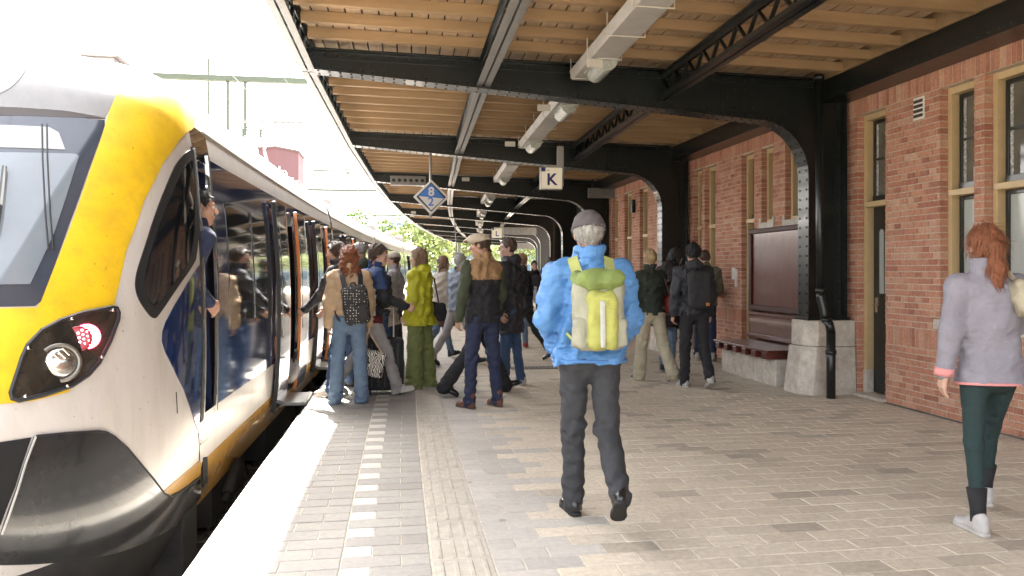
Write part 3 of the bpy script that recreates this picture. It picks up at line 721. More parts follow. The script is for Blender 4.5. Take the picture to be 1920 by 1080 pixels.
# dark information boards across the far beams
for (u, v, y, hw, hh, lb) in ((1205-60, 362, 18.2, .55, .12, 'dark hanging board behind the lettered K sign'), (973, 433, 34.2, .8, .16, 'dark destination board under the far canopy'), (978, 461, 50, 1.0, .2, 'tan edged destination board at the far end of the canopy')):
    p = atd(u, v, y); m = MB(); m.box(p.x-hw, p.x+hw, y, y+.12, p.z-hh, p.z+hh); t = thing('destination_board', lb, 'board', p)
    m.build('board_case', M_grey, t, bevel=.01)
    for s_ in (-.8, .8):
        m = MB(); m.tube([(p.x+s_*hw, y+.06, p.z+hh), (p.x+s_*hw, y+.06, 3.7)], .02, 6); m.build('hanger_rod', M_black, t)
# ------------------------------------------------------------------ train
M_silver = mat('train_silver', (.56, .525, .49), .32, metal=.1, var=.06, scale=4, coat=.1, speck=((.16, .13, .10), .6, 48, .70), dirt=((.40, .34, .27), .5, 2.4), stretch=(2, 2, .5))
M_yellow = mat('train_yellow', (.66, .42, .012), .4, var=.1, scale=5, coat=.06, dirt=((.40, .23, .03), .5, 7), speck=((.16, .09, .02), .7, 42, .70))
M_blue = mat('train_blue', (.008, .022, .085), .07, var=.12, scale=2, coat=.8)
M_tglass = mat('train_glass', (.012, .013, .016), .035, var=.2, scale=2, coat=.8)
M_frit = mat('windscreen_frit', (.04, .046, .062), .1, var=.08, scale=4, coat=.6, stretch=(3, 3, .4))
M_wscreen = mat('windscreen_glass', (.15, .17, .19), .06, var=.12, scale=1.6, coat=.7)
M_bump = mat('bumper_paint', (.02, .021, .022), .2, var=.3, scale=3, coat=.5, dirt=((.05, .045, .04), .35, 5))
M_rub = mat('rubber', (.014, .014, .015), .6, var=.2)
M_under = mat('underframe', (.022, .02, .019), .7, var=.5, scale=6)
M_sillrefl = mat('sill_orange_reflection', (.58, .31, .05), .25, var=.08, coat=.5)  # orange colour stands in for warm platform light reflected in the sill
M_copper = mat('door_edge_orange', (.58, .22, .07), .18, metal=.35, var=.1, coat=.5)
M_bright = mat('bright_metal', (.6, .58, .55), .22, metal=1., var=.1)
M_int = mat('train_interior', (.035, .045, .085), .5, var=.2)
M_roofeq = mat('roof_equipment', (.27, .25, .24), .6, var=.25, scale=10, dirt=((.13, .11, .1), .5, 8))
M_lampglass = mat('headlight_glass', (.028, .024, .02), .07, var=.5, scale=9, coat=.7)
M_refl = mat('reflector', (.42, .40, .36), .15, metal=.9, var=.25, scale=30)
M_red = mat('rear_light', (.7, .03, .06), .25, emit=((1, .06, .13), 2.2), var=.1)
M_redp = mat('rear_light_led', (.9, .3, .35), .2, emit=((1, .35, .42), 4.5), var=.05)

#      hw    z    yfront  yside
PRO = [(1.20, -.42, 3.62, 5.3), (1.34, -.15, 3.42, 5.3), (1.42, .15, 3.32, 5.3), (1.445, .5, 3.30, 5.3), (1.455, .8, 3.38, 5.3), (1.455, 1.1, 3.56, 5.3), (1.45, 1.4, 3.78, 5.3),
       (1.435, 1.7, 4.01, 5.3), (1.41, 2.0, 4.24, 5.3), (1.385, 2.28, 4.46, 5.3), (1.335, 2.5, 4.60, 5.4), (1.25, 2.66, 4.75, 5.6), (1.06, 2.80, 5.08, 5.85), (.62, 2.93, 5.62, 6.1), (0, 3.0, 6.08, 6.3)]
PRO = np.array(PRO); NP = len(PRO)
def prof(w_):
    w_ = min(max(w_, 0), NP-1.0001); i = int(w_); f = w_-i
    p0, p1, p2, p3 = PRO[max(i-1, 0)], PRO[i], PRO[i+1], PRO[min(i+2, NP-1)]
    return .5*((2*p1)+(-p0+p2)*f+(2*p0-5*p1+4*p2-p3)*f*f+(-p0+3*p1-3*p2+p3)*f**3)
def w_of_z(z):
    lo, hi = 0., NP-1.
    for _ in range(40):
        mid = (lo+hi)/2
        if prof(mid)[1] < z: lo = mid
        else: hi = mid
    return lo
XC0 = xe(5.3)-1.70; NEXP = 2.7; YB = 6.2
def xcar(y): return XC0 if y < 5.3 else xe(y)-1.70
def S(t, w_):                                          # skin of the cab: t = 0 nose centre, 1 end of the curve, > 1 straight side
    hw, z, yf, ys = prof(w_); hw = max(hw, 0)
    if abs(t) <= 1:
        a = abs(t)*PI/2; sx = math.sin(a)**(2/NEXP); cy = max(0, math.cos(a))**(2/NEXP)
        return Vector((XC0+math.copysign(hw*sx, t), ys-(ys-yf)*cy, z))
    y = ys+(abs(t)-1)*2.0
    return Vector((xcar(y)+math.copysign(hw, t), y, z))
def nrm(t, w_):
    e = 1e-3; a = S(min(t+e, 3), w_)-S(t-e, w_); b = S(t, w_+e*5)-S(t, w_-e*5)
    n = a.cross(b); n.normalize(); return n
_G = [(t, w_, proj(S(t, w_))) for t in np.linspace(-.2, 1.6, 91) for w_ in np.linspace(0, NP-1.01, 120)]
_GA = np.array([(g_[2][0], g_[2][1], g_[0], g_[1]) for g_ in _G])
def unproj(u, v):                                       # the skin point that the photograph shows at (u, v)
    i = int(np.argmin((_GA[:, 0]-u)**2+(_GA[:, 1]-v)**2)); t, w_ = _GA[i, 2], _GA[i, 3]
    for _ in range(12):
        p = proj(S(t, w_)); e = 1e-3; a = proj(S(t+e, w_)); b = proj(S(t, w_+e))
        J = np.array([[(a[0]-p[0])/e, (b[0]-p[0])/e], [(a[1]-p[1])/e, (b[1]-p[1])/e]]); r = np.array([u-p[0], v-p[1]])
        try: d = np.linalg.lstsq(J, r, rcond=1e-3)[0]
        except Exception: break
        d = np.clip(d, [-.05, -.4], [.05, .4]); t = min(max(t+d[0], -.3), 2.); w_ = min(max(w_+d[1], 0), NP-1.01)
    return t, w_
def smooth_loop(pts, it=2, keep=()):
    for _ in range(it):
        out = []; n = len(pts)
        for i in range(n):
            a, b = pts[i], pts[(i+1) % n]
            out += [(.75*a[0]+.25*b[0], .75*a[1]+.25*b[1]), (.25*a[0]+.75*b[0], .25*a[1]+.75*b[1])]
        pts = out
    return pts
SCL = (1.9, .27)                                        # metres per unit of t and w, about
def panel(name, loop, off, m, parent, res=.035, thick=.012, label=None, hole=None):
    def dens(lp):
        out = []; n = len(lp)
        for i in range(n):
            a, b = lp[i], lp[(i+1) % n]; L_ = math.hypot((b[0]-a[0])*SCL[0], (b[1]-a[1])*SCL[1]); k = max(1, int(L_/res))
            out += [(a[0]+(b[0]-a[0])*j/k, a[1]+(b[1]-a[1])*j/k) for j in range(k)]
        return out
    P = dens(loop); nb = len(P); A = np.array(P)
    edges = [(i, (i+1) % nb) for i in range(nb)]
    ts = np.arange(A[:, 0].min(), A[:, 0].max(), res/SCL[0]); ws = np.arange(A[:, 1].min(), A[:, 1].max(), res/SCL[1])
    T_, W_ = [q.ravel() for q in np.meshgrid(ts, ws)]
    ins = np.zeros(len(T_), bool); dmin = np.full(len(T_), 9.)
    for i in range(nb):
        x0, y0 = A[i]; x1, y1 = A[(i+1) % nb]
        cond = ((y0 > W_) != (y1 > W_)); den = (y1-y0) if abs(y1-y0) > 1e-12 else 1e-12
        ins ^= cond & (T_ < (x1-x0)*(W_-y0)/den+x0)
        dmin = np.minimum(dmin, np.hypot((T_-x0)*SCL[0], (W_-y0)*SCL[1]))
    keep = ins & (dmin > res*.55)
    pts = [Vector((p[0]*SCL[0], p[1]*SCL[1])) for p in P]+[Vector((a*SCL[0], b*SCL[1])) for a, b in zip(T_[keep], W_[keep])]
    vs, es, fs, ov, oe, of = delaunay_2d_cdt(pts, edges, [], 1, 1e-6)
    mb = MB(); V = []
    for v in vs:
        t, w_ = v[0]/SCL[0], v[1]/SCL[1]; V.append(S(t, w_)+nrm(t, w_)*off)
    F = []
    for f in fs:
        a, b, c = [V[i] for i in f[:3]]; n = (b-a).cross(c-a); t, w_ = sum(vs[i][0] for i in f)/len(f)/SCL[0], sum(vs[i][1] for i in f)/len(f)/SCL[1]
        F.append(tuple(f) if n.dot(nrm(t, w_)) > 0 else tuple(reversed(f)))
    mb.add(V, F)
    cnt = {}
    for f in F:
        for i in range(len(f)): cnt[(f[i], f[(i+1) % len(f)])] = 1
    sk = MB(); rim = [e for e in cnt if (e[1], e[0]) not in cnt]; ix = {}
    base = len(mb.v); extra = []
    for e in rim:
        for i in e:
            if i not in ix:
                t, w_ = vs[i][0]/SCL[0], vs[i][1]/SCL[1]; ix[i] = base+len(extra); extra.append(S(t, w_)+nrm(t, w_)*(off-thick))
    mb.v += [tuple(p) for p in extra]
    for e in rim: mb.f.append((e[1], e[0], ix[e[0]], ix[e[1]])); mb.m.append(0)
    o = mb.build(name, m, parent, smooth=True, label=label)
    try:
        o.data.set_sharp_from_angle(angle=R(40))
    except Exception: pass
    return o
train = thing('passenger_train', 'yellow, white and blue electric passenger train standing at the platform with open doors', 'train', (XC0, 10, -.76))
# cab shell
tt = list(np.linspace(-1, 1, 73)); wl = list(np.linspace(0, NP-1, 85)); m = MB()
for w_ in wl:
    for t in tt: m.v.append(tuple(S(t, w_)))
n = len(tt)
for j in range(len(wl)-1):
    for i in range(n-1): m.f.append((j*n+i, j*n+i+1, (j+1)*n+i+1, (j+1)*n+i)); m.m.append(0)
m.m = [1 if wl[q//(n-1)+1] < 1.9 else 0 for q in range(len(m.f))]
cab = m.build('cab_shell', [M_silver, mat('underframe', (.022, .02, .019))], train, smooth=True)

def pic(pts): return [unproj(u, v) for u, v in pts]
# yellow sweep, both halves
ysl_ = pic([(258, 126), (300, 150), (338, 190), (362, 240), (336, 262), (305, 305), (270, 375), (236, 470), (212, 575), (196, 640), (128, 735), (60, 752), (30, 755), (0, 758)])
ws_ = pic([(70, 577), (200, 224), (207, 203), (232, 150)])
wb_ = unproj(0, 577)
half = ysl_+[(0, ysl_[-1][1]), (0, wb_[1])]+[ws_[0]]+ws_[1:]
panel('yellow_sweep', half, .004, M_yellow, train)
panel('yellow_sweep', [(-t, w_) for t, w_ in reversed(half)], .004, M_yellow, train)
# windscreen with its dark border, glass inside, shaded visor gap above painted as a dark panel
wr = pic([(66, 574), (76, 566), (130, 420), (196, 236), (196, 226)])
top0 = pic([(120, 219), (0, 218)]); bot0 = unproj(0, 574)
hs = wr+top0
loop = [(0, bot0[1])]+hs+[(0, top0[-1][1])]
full = loop+[(-t, w_) for t, w_ in reversed(loop[1:-1])]
panel('windscreen_border', full, .005, M_frit, train)
gr_ = pic([(56, 534), (100, 440), (146, 300), (148, 294), (140, 290)]); g0 = unproj(0, 296)[1]; g1 = unproj(0, 536)[1]
gl = [(0, g1)]+gr_+[(0, g0)]
panel('windscreen', gl+[(-t, w_) for t, w_ in reversed(gl[1:-1])], .009, M_wscreen, train)
bl = pic([(122, 282), (110, 250), (92, 240)]); b0 = unproj(0, 240)[1]; b1 = unproj(0, 283)[1]
bb_ = [(0, b1)]+bl+[(0, b0)]
panel('sun_blind', bb_+[(-t, w_) for t, w_ in reversed(bb_[1:-1])], .009, mat('blind', (.30, .305, .30), .15, coat=.5), train)
vg = pic([(198, 223), (120, 209), (0, 202)]); vb = pic([(0, 217), (120, 221)])
vv = [(0, vb[0][1])]+vb+vg+[(0, vg[-1][1])]
panel('visor_gap', vv+[(-t, w_) for t, w_ in reversed(vv[1:-1])], .006, mat('visor_gap_shade', (.035, .025, .022), .6), train)
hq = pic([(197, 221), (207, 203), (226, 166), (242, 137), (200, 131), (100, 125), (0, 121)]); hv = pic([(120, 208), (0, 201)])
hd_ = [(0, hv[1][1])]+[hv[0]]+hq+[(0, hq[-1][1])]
panel('hood_shade_panel', hd_+[(-t, w_) for t, w_ in reversed(hd_[1:-1])], .003, mat('hood_shade_grey', (.20, .195, .195), .38, var=.07, scale=4, dirt=((.14, .13, .12), .4, 3), stretch=(3, 3, .5)), train)  # added darker panel, the hood's unlit grey painted into its colour
panel('hood_hatch', smooth_loop(pic([(62, 111), (52, 128), (30, 160), (0, 178), (-40, 184), (-60, 150), (-50, 112), (0, 107)]), 2), .006, mat('hatch_paint', (.24, .235, .225), .4, var=.06), train)
# wiper
m = MB(); m.tube([S(*unproj(-6, 447))+nrm(*unproj(-6, 447))*.05, S(*unproj(2, 400))+nrm(*unproj(2, 400))*.06, S(*unproj(10, 320))+nrm(*unproj(10, 320))*.03], .012, 6); m.build('wiper', M_rub, train)
for q in (82, 91):
    m = MB(); m.tube([S(*unproj(q-3+12*(v-235)/250*((v-235)/250), v))+nrm(*unproj(q, v))*.012 for v in (235, 300, 400, 470, 520)][:4], .004, 5); m.build('demist_strip', M_rub, train)
# cab side window
cw = smooth_loop(pic([(368, 279), (353, 281), (333, 299), (318, 329), (290, 398), (268, 470), (252, 520), (254, 552), (270, 580), (288, 601), (300, 586), (330, 540), (361, 497), (369, 480)]), 2)
panel('cab_side_window', cw, .006, M_rub, train)
ci = smooth_loop(pic([(362, 300), (350, 304), (336, 325), (302, 404), (280, 470), (268, 520), (270, 548), (284, 575), (296, 568), (330, 520), (360, 478)]), 1)
panel('cab_side_glass', ci, .010, M_tglass, train)
# blue swoosh
panel('blue_swoosh', pic([(374, 497), (350, 532), (325, 575), (310, 604), (304, 622), (303, 640), (309, 660), (325, 692), (344, 731), (356, 765), (368, 800), (374, 812)]), .004, M_blue, train)
# bumper
bp_ = pic([(63, 819), (120, 813), (181, 809), (196, 812), (210, 820), (233, 840), (259, 871), (285, 902), (302, 924), (308, 929), (318, 932), (334, 924), (372, 897), (374, 930), (350, 966), (300, 1000), (259, 1021), (194, 1041), (98, 1054), (0, 1058), (-36, 1058), (-20, 1030), (0, 1000), (30, 915)])
panel('bumper', bp_, .012, M_bump, train, thick=.06)
m = MB(); bq = pic([(66, 818), (120, 812.5), (181, 808.5), (198, 811), (212, 819), (236, 840), (262, 871), (288, 902), (305, 925), (318, 930), (334, 922), (372, 895)])
m.tube([S(*q)+nrm(*q)*.010 for q in bq], .006, 6); m.build('bumper_seal', M_rub, train)
m = MB(); m.tube([S(*q)+nrm(*q)*.02 for q in pic([(63, 819), (45, 866), (30, 915), (14, 962), (0, 1000)])], .005, 6); m.build('bumper_edge', M_gal, train)
# coupler recess: flat black panel painted as its inner shade
rc = pic([(58, 820), (0, 824)]); rb = pic([(0, 985), (28, 912)])
rl = [(0, rc[1][1])]+[rb[0] if False else (0, rb[0][1])]+rb+rc[:1]
panel('coupler_recess_shade', rl, .005, mat('recess_shade', (.006, .006, .006), .9), train)
cq = S(0.02, 1.6)
m = MB(); m.tube([(XC0, 3.35, .0), (XC0, 2.95, .0)], .09, 12); m.box(XC0-.2, XC0+.2, 2.78, 2.96, -.16, .18); m.build('coupler', M_under, train)
m = MB()
for i in range(3): p = S(.06+.035*i, 2.35); m.tube([p+Vector((0, -.03, 0)), p+Vector((.05, -.08, -.05)), p+Vector((.08, -.05, -.18))], .014, 6)
m.build('coupler_hose', M_gal, train)
panel('sill_reflection', pic([(306, 922), (318, 929), (334, 921), (372, 895), (375, 897), (375, 862), (350, 884), (325, 905)]), .003, M_sillrefl, train)  # warm reflection on the cab sill, painted as an orange panel
for pts in ([(207, 203), (240, 138), (262, 120)], [(330, 735), (332, 775)], [(372, 812), (374, 860), (373, 893)], [(60, 113), (0, 108)]):
    m = MB(); m.tube([S(*q)+nrm(*q)*.001 for q in pic(pts)], .0035, 5); m.build('panel_gap', M_rub, train)
# headlight unit
HL = pic([(206, 577), (216, 578), (220, 587), (219, 599), (204, 639), (183, 680), (163, 703), (132, 724), (81, 741), (33, 752), (22, 748), (19, 737), (31, 701), (41, 670), (51, 648), (77, 621), (112, 602), (153, 588)])
hl = panel('headlight', HL, .009, M_lampglass, train, thick=.03)
m = MB(); m.tube([S(*q)+nrm(*q)*.011 for q in HL+HL[:1]], .011, 6); m.build('headlight_rim', M_rub, hl)
def disc(u, v, r, off, nm, mt, par, n=24, dome=0., r_in=0.):
    q = unproj(u, v); c = S(*q)+nrm(*q)*off; nn = (nrm(*q)*.6+Vector((0, -1, 0))*.4).normalized(); a = nn.orthogonal().normalized(); b = nn.cross(a)
    m = MB()
    rr = [(r, -.012), (r, 0), (r*.8, dome*.6), (r*.4, dome*.95), (.001, dome)] if not r_in else [(r, -.012), (r, .004), (r_in, .004), (r_in, -.012)]
    V = [c+(a*math.cos(2*PI*i/n)+b*math.sin(2*PI*i/n))*x_+nn*z_ for x_, z_ in rr for i in range(n)]
    m.add(V, [(j*n+i, j*n+(i+1) % n, (j+1)*n+(i+1) % n, (j+1)*n+i) for j in range(len(rr)-1) for i in range(n)])
    return m.build(nm, mt, par, smooth=True), c, a, b, nn
disc(109, 682, .094, .014, 'lamp_bezel', mat('bezel_grey', (.20, .185, .16), .3, metal=.6), hl, r_in=.075)
disc(109, 682, .073, .013, 'headlamp', M_refl, hl, dome=.022)
o_, c_, a_, b_, n_ = disc(109, 682, .07, .006, 'headlamp_back', M_lampglass, hl)
m = MB()
for i in range(5): m.bar(c_+a_*(-.05+.022*i)+n_*.034-b_*.045, c_+a_*(-.05+.022*i)+n_*.034-b_*.0, .004, .004)
m.build('lens_rib', M_refl, hl)
o_, c_, a_, b_, n_ = disc(160, 632, .062, .013, 'rear_lamp', M_red, hl, dome=.008)
disc(145, 636, .062, .010, 'rear_lamp_bezel', mat('red_bezel', (.35, .02, .03), .3, coat=.5), hl)
m = MB()
for i in range(-2, 3):
    for j in range(-2, 3):
        x_, y_ = (i+.5*(j % 2))*.022, j*.019
        if math.hypot(x_, y_) < .052: m.ell(c_+a_*x_+b_*y_+n_*.007, (.0085, .0085, .0085), 8, 5)
m.build('led_cluster', M_redp, hl)
for (u, v) in ((207, 583), (131, 600), (50, 655), (186, 671), (122, 725), (44, 745)):
    disc(u, v, .008, .02, 'screw', M_bright, hl, n=8, dome=.003)
# ---- cars
CAR = [(5.3, 13.85), (14.1, 23.6), (23.85, 34.0), (34.25, 45.5)]
DOORS = [[(8.75, 9.55), (11.9, 12.7)], [(16.4, 17.2), (20.4, 21.2)], [(26.2, 27.), (30.4, 31.2)], [(36.7, 37.5), (41.2, 42.)]]
ZB, ZT = .03, 2.12
wA, wB, wS, wBt = w_of_z(ZB), w_of_z(ZT), w_of_z(.50), w_of_z(2.24)
wSill = w_of_z(.17)
ROWS = sorted([w_of_z(-.22), w_of_z(-.05), wA, wSill, wS, w_of_z(.8), w_of_z(1.1), w_of_z(1.4), w_of_z(1.75), wB, wBt, 9.5, 10, 10.5, 11, 11.5, 12, 12.5, 13, 13.5, 14])
def side_pt(y, w_, off=0., sgn=1):
    hw, z, yf, ys = prof(w_); hw2, z2, *_ = prof(w_+.02); hw1, z1, *_ = prof(w_-.02)
    d = Vector((z2-z1, 0, -(hw2-hw1))).normalized()
    return Vector((xcar(y)+sgn*(max(hw, 0)+d.x*off), y, z+d.z*off))
DRV = (5.33, 5.67); DZ = (.50, 2.22)
for c, (y0, y1) in enumerate(CAR):
    ops = list(DOORS[c])
    ys_ = [y0+(y1-y0)*i/24 for i in range(25)]+[e for d in ops for e in d]
    if c == 0: ys_ += [DRV[0], DRV[1]]
    ys_ = sorted(ys_); ys_ = [a for i, a in enumerate(ys_) if i == 0 or a-ys_[i-1] > 1e-4]
    m = MB()
    for sgn in (1, -1):
        base = len(m.v); n = len(ROWS)
        for yy in ys_:
            for w_ in ROWS:
                y = yy
                if c == 0:
                    st = prof(w_)[3]; y = max(yy, st) if yy > y0+1e-6 else st
                if c == 3 and yy > y1-1.2: y = yy-max(0, (prof(w_)[1]-1.2))*.35*(yy-(y1-1.2))/1.2
                m.v.append(tuple(side_pt(y, w_, 0, sgn)))
        for i in range(len(ys_)-1):
            yc = (ys_[i]+ys_[i+1])/2
            for j in range(n-1):
                wc = (ROWS[j]+ROWS[j+1])/2
                if sgn == 1 and any(d[0] < yc < d[1] for d in ops) and wA < wc < wB: continue
                if sgn == 1 and c == 0 and DRV[0] < yc < DRV[1] and wS-.01 < wc < wB: continue
                a, b, d_, e_ = base+i*n+j, base+(i+1)*n+j, base+(i+1)*n+j+1, base+i*n+j+1
                m.f.append((a, b, d_, e_) if sgn == 1 else (e_, d_, b, a))
                mi = 1 if wS < wc < wBt else (2 if wc < wSill else 0)
                if c == 0 and yc < DRV[0] and mi == 1: mi = 0
                m.m.append(mi)
    if c == 3:
        n = len(ROWS); nb2 = len(m.v)//2
        m.f.append(tuple(nb2-n+j for j in range(n))+tuple(2*nb2-n+j for j in reversed(range(n)))); m.m.append(0)
    body = m.build('car_body', [M_silver, M_blue, M_sillrefl], train, smooth=True)
    try: body.data.set_sharp_from_angle(angle=R(35))
    except Exception: pass
    def spanel(nm, ya, yb, za, zb, off, mt, par, rad=.06, thick=.012, n=4):
        # rounded rectangle following the side, with a rim back to the body
        wa, wb = w_of_z(za), w_of_z(zb); P = []
        for (cx_, cz_, a0) in ((ya+rad, za+rad, PI), (yb-rad, za+rad, 1.5*PI), (yb-rad, zb-rad, 0), (ya+rad, zb-rad, .5*PI)):
            for q in range(n+1): a = a0+PI/2*q/n; P.append((cx_+rad*math.cos(a), cz_+rad*math.sin(a)))
        zl = sorted({p[1] for p in P}); mb = MB()
        front = [side_pt(y, w_of_z(z), off) for y, z in P]; back = [side_pt(y, w_of_z(z), off-thick) for y, z in P]
        k = len(P)
        # split into horizontal strips so that it follows the curved side
        L_ = [(min(y for y, z in P if abs(z-zz) < 1e-6), max(y for y, z in P if abs(z-zz) < 1e-6), zz) for zz in zl]
        zz = za+rad+.25
        mid = [(ya, yb, zq) for zq in np.arange(za+rad+.12, zb-rad-.05, .2)]
        L_ = sorted(L_+mid, key=lambda q: q[2]); V = []; F = []
        for a, b, z in L_: V += [side_pt(a, w_of_z(z), off), side_pt(b, w_of_z(z), off)]
        for i in range(len(L_)-1): F.append((2*i, 2*i+1, 2*i+3, 2*i+2))
        mb.add(V, F)
        V = []; F = []
        lp = [(a, z) for a, b, z in L_]+[(b, z) for a, b, z in reversed(L_)]
        for y, z in lp: V += [side_pt(y, w_of_z(z), off), side_pt(y, w_of_z(z), off-thick)]
        k = len(lp)
        for i in range(k): j = (i+1) % k; F.append((2*i, 2*j, 2*j+1, 2*i+1))
        mb.add(V, F); return mb.build(nm, mt, par)
    # windows between the doors
    edges = [y0+(.75 if c == 0 else .2)]+[e for d in ops for e in (d[0]-.72, d[1]+.72)]+[y1-.25]
    for a, b in zip(edges[0::2], edges[1::2]):
        L_ = b-a; k = max(1, round(L_/1.15)); g = .12
        for i in range(k):
            p, q = a+L_*i/k+g/2, a+L_*(i+1)/k-g/2
            if q-p > .3: spanel('side_window', p, q, 1.0, 1.98, .004, M_tglass, body)
    for (a, b) in ops:                                  # open sliding doors: leaves stand out from the side
        for (p, q) in ((a-.66, a-.01), (b+.01, b+.66)):
            lf = spanel('door_leaf', p, q, .02, 2.16, .065, M_blue, train, rad=.03, thick=.04)
            spanel('door_window', p+.13, q-.13, .75, 1.95, .069, M_tglass, lf, rad=.05)
            for e, me_ in ((p, M_copper if p > a else M_rub), (q, M_copper if p < a else M_bright)):
                mb = MB(); zs_ = np.linspace(.03, 2.15, 9)
                for z0_, z1_ in zip(zs_, zs_[1:]):
                    mb.bar(side_pt(e, w_of_z(z0_), .048), side_pt(e, w_of_z(z1_), .048), .016, .036, up=(1, 0, 0))
                mb.build('door_edge', me_, lf)
        # vestibule inside
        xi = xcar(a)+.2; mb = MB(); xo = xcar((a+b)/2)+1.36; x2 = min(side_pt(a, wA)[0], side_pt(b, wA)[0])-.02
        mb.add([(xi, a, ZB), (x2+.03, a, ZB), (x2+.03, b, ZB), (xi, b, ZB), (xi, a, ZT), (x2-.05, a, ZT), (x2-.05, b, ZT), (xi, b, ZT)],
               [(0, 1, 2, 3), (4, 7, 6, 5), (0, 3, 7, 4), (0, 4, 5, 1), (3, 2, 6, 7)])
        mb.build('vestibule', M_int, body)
        mb = MB()
        for e in (a+.02, b-.02): mb.tube([(x2-.12, e+(.06 if e < (a+b)/2 else -.06), .5), (x2-.12, e+(.06 if e < (a+b)/2 else -.06), 1.7)], .016, 8)
        mb.build('grab_pole', M_bright, body)
        mb = MB(); xs_ = side_pt((a+b)/2, wA)[0]
        mb.box(xs_-.05, xe((a+b)/2)-.03, a+.04, b-.04, -.045, -.005); st = mb.build('step_plate', M_gal, train, bevel=.006)
        mb = MB(); mb.box(xe((a+b)/2)-.075, xe((a+b)/2)-.045, a+.05, b-.05, -.0045, .002); mb.build('step_edge', M_white, st)
    # roof line seams, gutter, underframe
    mb = MB(); wg = w_of_z(2.42)
    for i in range(16):
        ya, yb = (y0+.35 if c == 0 else y0)+(y1-y0-.4)*i/16, (y0+.35 if c == 0 else y0)+(y1-y0-.4)*(i+1)/16
        mb.bar(side_pt(ya, wg, .004), side_pt(yb, wg, .004), .012, .012)
    mb.build('gutter', M_gal, body)
    mb = MB()
    for (p, q) in ((y0+1.2, y0+2.6), (y0+3.4, y0+6.2), (y1-2.5, y1-1.0)):
        mb.box(xcar((p+q)/2)-1.2, xcar((p+q)/2)+1.22, p, q, -.62, -.12)
    mb.build('underframe_box', M_under, body)
    mb = MB()
    for yy in (y1-2.2, y1-.9, y0+(1.6 if c == 0 else .9), y0+(2.6 if c == 0 else 2.2)):
        for s_ in (-.72, .72):
            xx = xcar(yy)+s_; mb.tube([(xx-.06, yy, -.40), (xx+.06, yy, -.40)], .36, 20)
    mb.build('wheel', M_under, body)
    if c < 3:
        mb = MB(); a, b = y1-.02, CAR[c+1][0]+.02; prs = [prof(w_) for w_ in np.linspace(1.5, 13.9, 18)]
        V = []
        for yy in (a, b):
            for s_ in (1, -1):
                for p_ in (prs if s_ == 1 else prs[::-1]): V.append((xcar(yy)+s_*max(0, p_[0]-.10), yy, p_[1]-.06))
        k = len(V)//2; mb.add(V, [(i, (i+1) % k, k+(i+1) % k, k+i) for i in range(k)]); mb.build('gangway_bellows', M_rub, train)
# driver's door: frame posts, recess, footwell, grab rails
mb = MB(); xi = XC0+.3; xo = side_pt(5.5, wS)[0]-.012
mb.add([(xi, DRV[0], .30), (xo, DRV[0], .30), (xo, DRV[1], .30), (xi, DRV[1], .30), (xi, DRV[0], 2.2), (xo-.05, DRV[0], 2.2), (xo-.05, DRV[1], 2.2), (xi, DRV[1], 2.2)], [(0, 1, 2, 3), (4, 7, 6, 5), (0, 3, 7, 4), (0, 4, 5, 1), (3, 2, 6, 7)])
mb.build('cab_doorway', mat('doorway_blue', (.012, .02, .06), .3, var=.1), train)
for e in DRV:
    mb = MB(); zs_ = np.linspace(.46, 2.26, 10)
    for z0_, z1_ in zip(zs_, zs_[1:]): mb.bar(side_pt(e, w_of_z(z0_), .004), side_pt(e, w_of_z(z1_), .004), .02, .02, up=(1, 0, 0))
    mb.build('door_post', M_bright, train)
    mb = MB(); s_ = -.05 if e == DRV[0] else .055
    for z0_, z1_ in zip(zs_, zs_[1:]): mb.bar(side_pt(e+s_, w_of_z(z0_), .003), side_pt(e+s_, w_of_z(z1_), .003), .028, .01, up=(1, 0, 0))
    mb.build('door_seal', M_rub, train)
mb = MB(); mb.bar(side_pt(5.5, w_of_z(.12), .004)+Vector((0, -.07, 0)), side_pt(5.5, w_of_z(.12), .004)+Vector((0, .07, 0)), .01, .26); mb.build('foot_step', mat('recess_shade', (.006, .006, .006), .9), train)  # flat black plate painted as the shade of the foot recess
mb = MB(); mb.bar(side_pt(5.5, w_of_z(-.03), .02)+Vector((0, -.08, 0)), side_pt(5.5, w_of_z(-.03), .02)+Vector((0, .08, 0)), .03, .02); mb.build('foot_tread', M_bright, train)
_b = bpy.data.objects['car_body']
P_ = [side_pt(y, w_of_z(z), .003) for z in (2.19, 2.3, 2.42) for y in (5.30, 5.74)]; mb = MB(); mb.add(P_+[p+Vector((-.012, 0, -.004)) for p in P_], [(0, 1, 3, 2), (2, 3, 5, 4), (0, 6, 7, 1), (1, 7, 9, 3), (3, 9, 11, 5), (5, 11, 10, 4), (4, 10, 8, 2), (2, 8, 6, 0)]); mb.build('door_header', M_tglass, train)
# damper and brackets below the sill
mb = MB(); q = Vector((xcar(6.6)+1.34, 6.55, 0)); mb.tube([q+Vector((.02, .25, -.16)), q+Vector((0, 0, -.36))], .045, 12); mb.tube([q+Vector((0, 0, -.36)), q+Vector((-.01, -.06, -.41))], .03, 10); mb.build('damper', M_under, train, smooth=True)
mb = MB(); mb.box(xcar(5.5)+1.1, xcar(5.5)+1.36, 5.2, 5.55, -.6, -.12); mb.build('sand_box', M_under, train, bevel=.015)
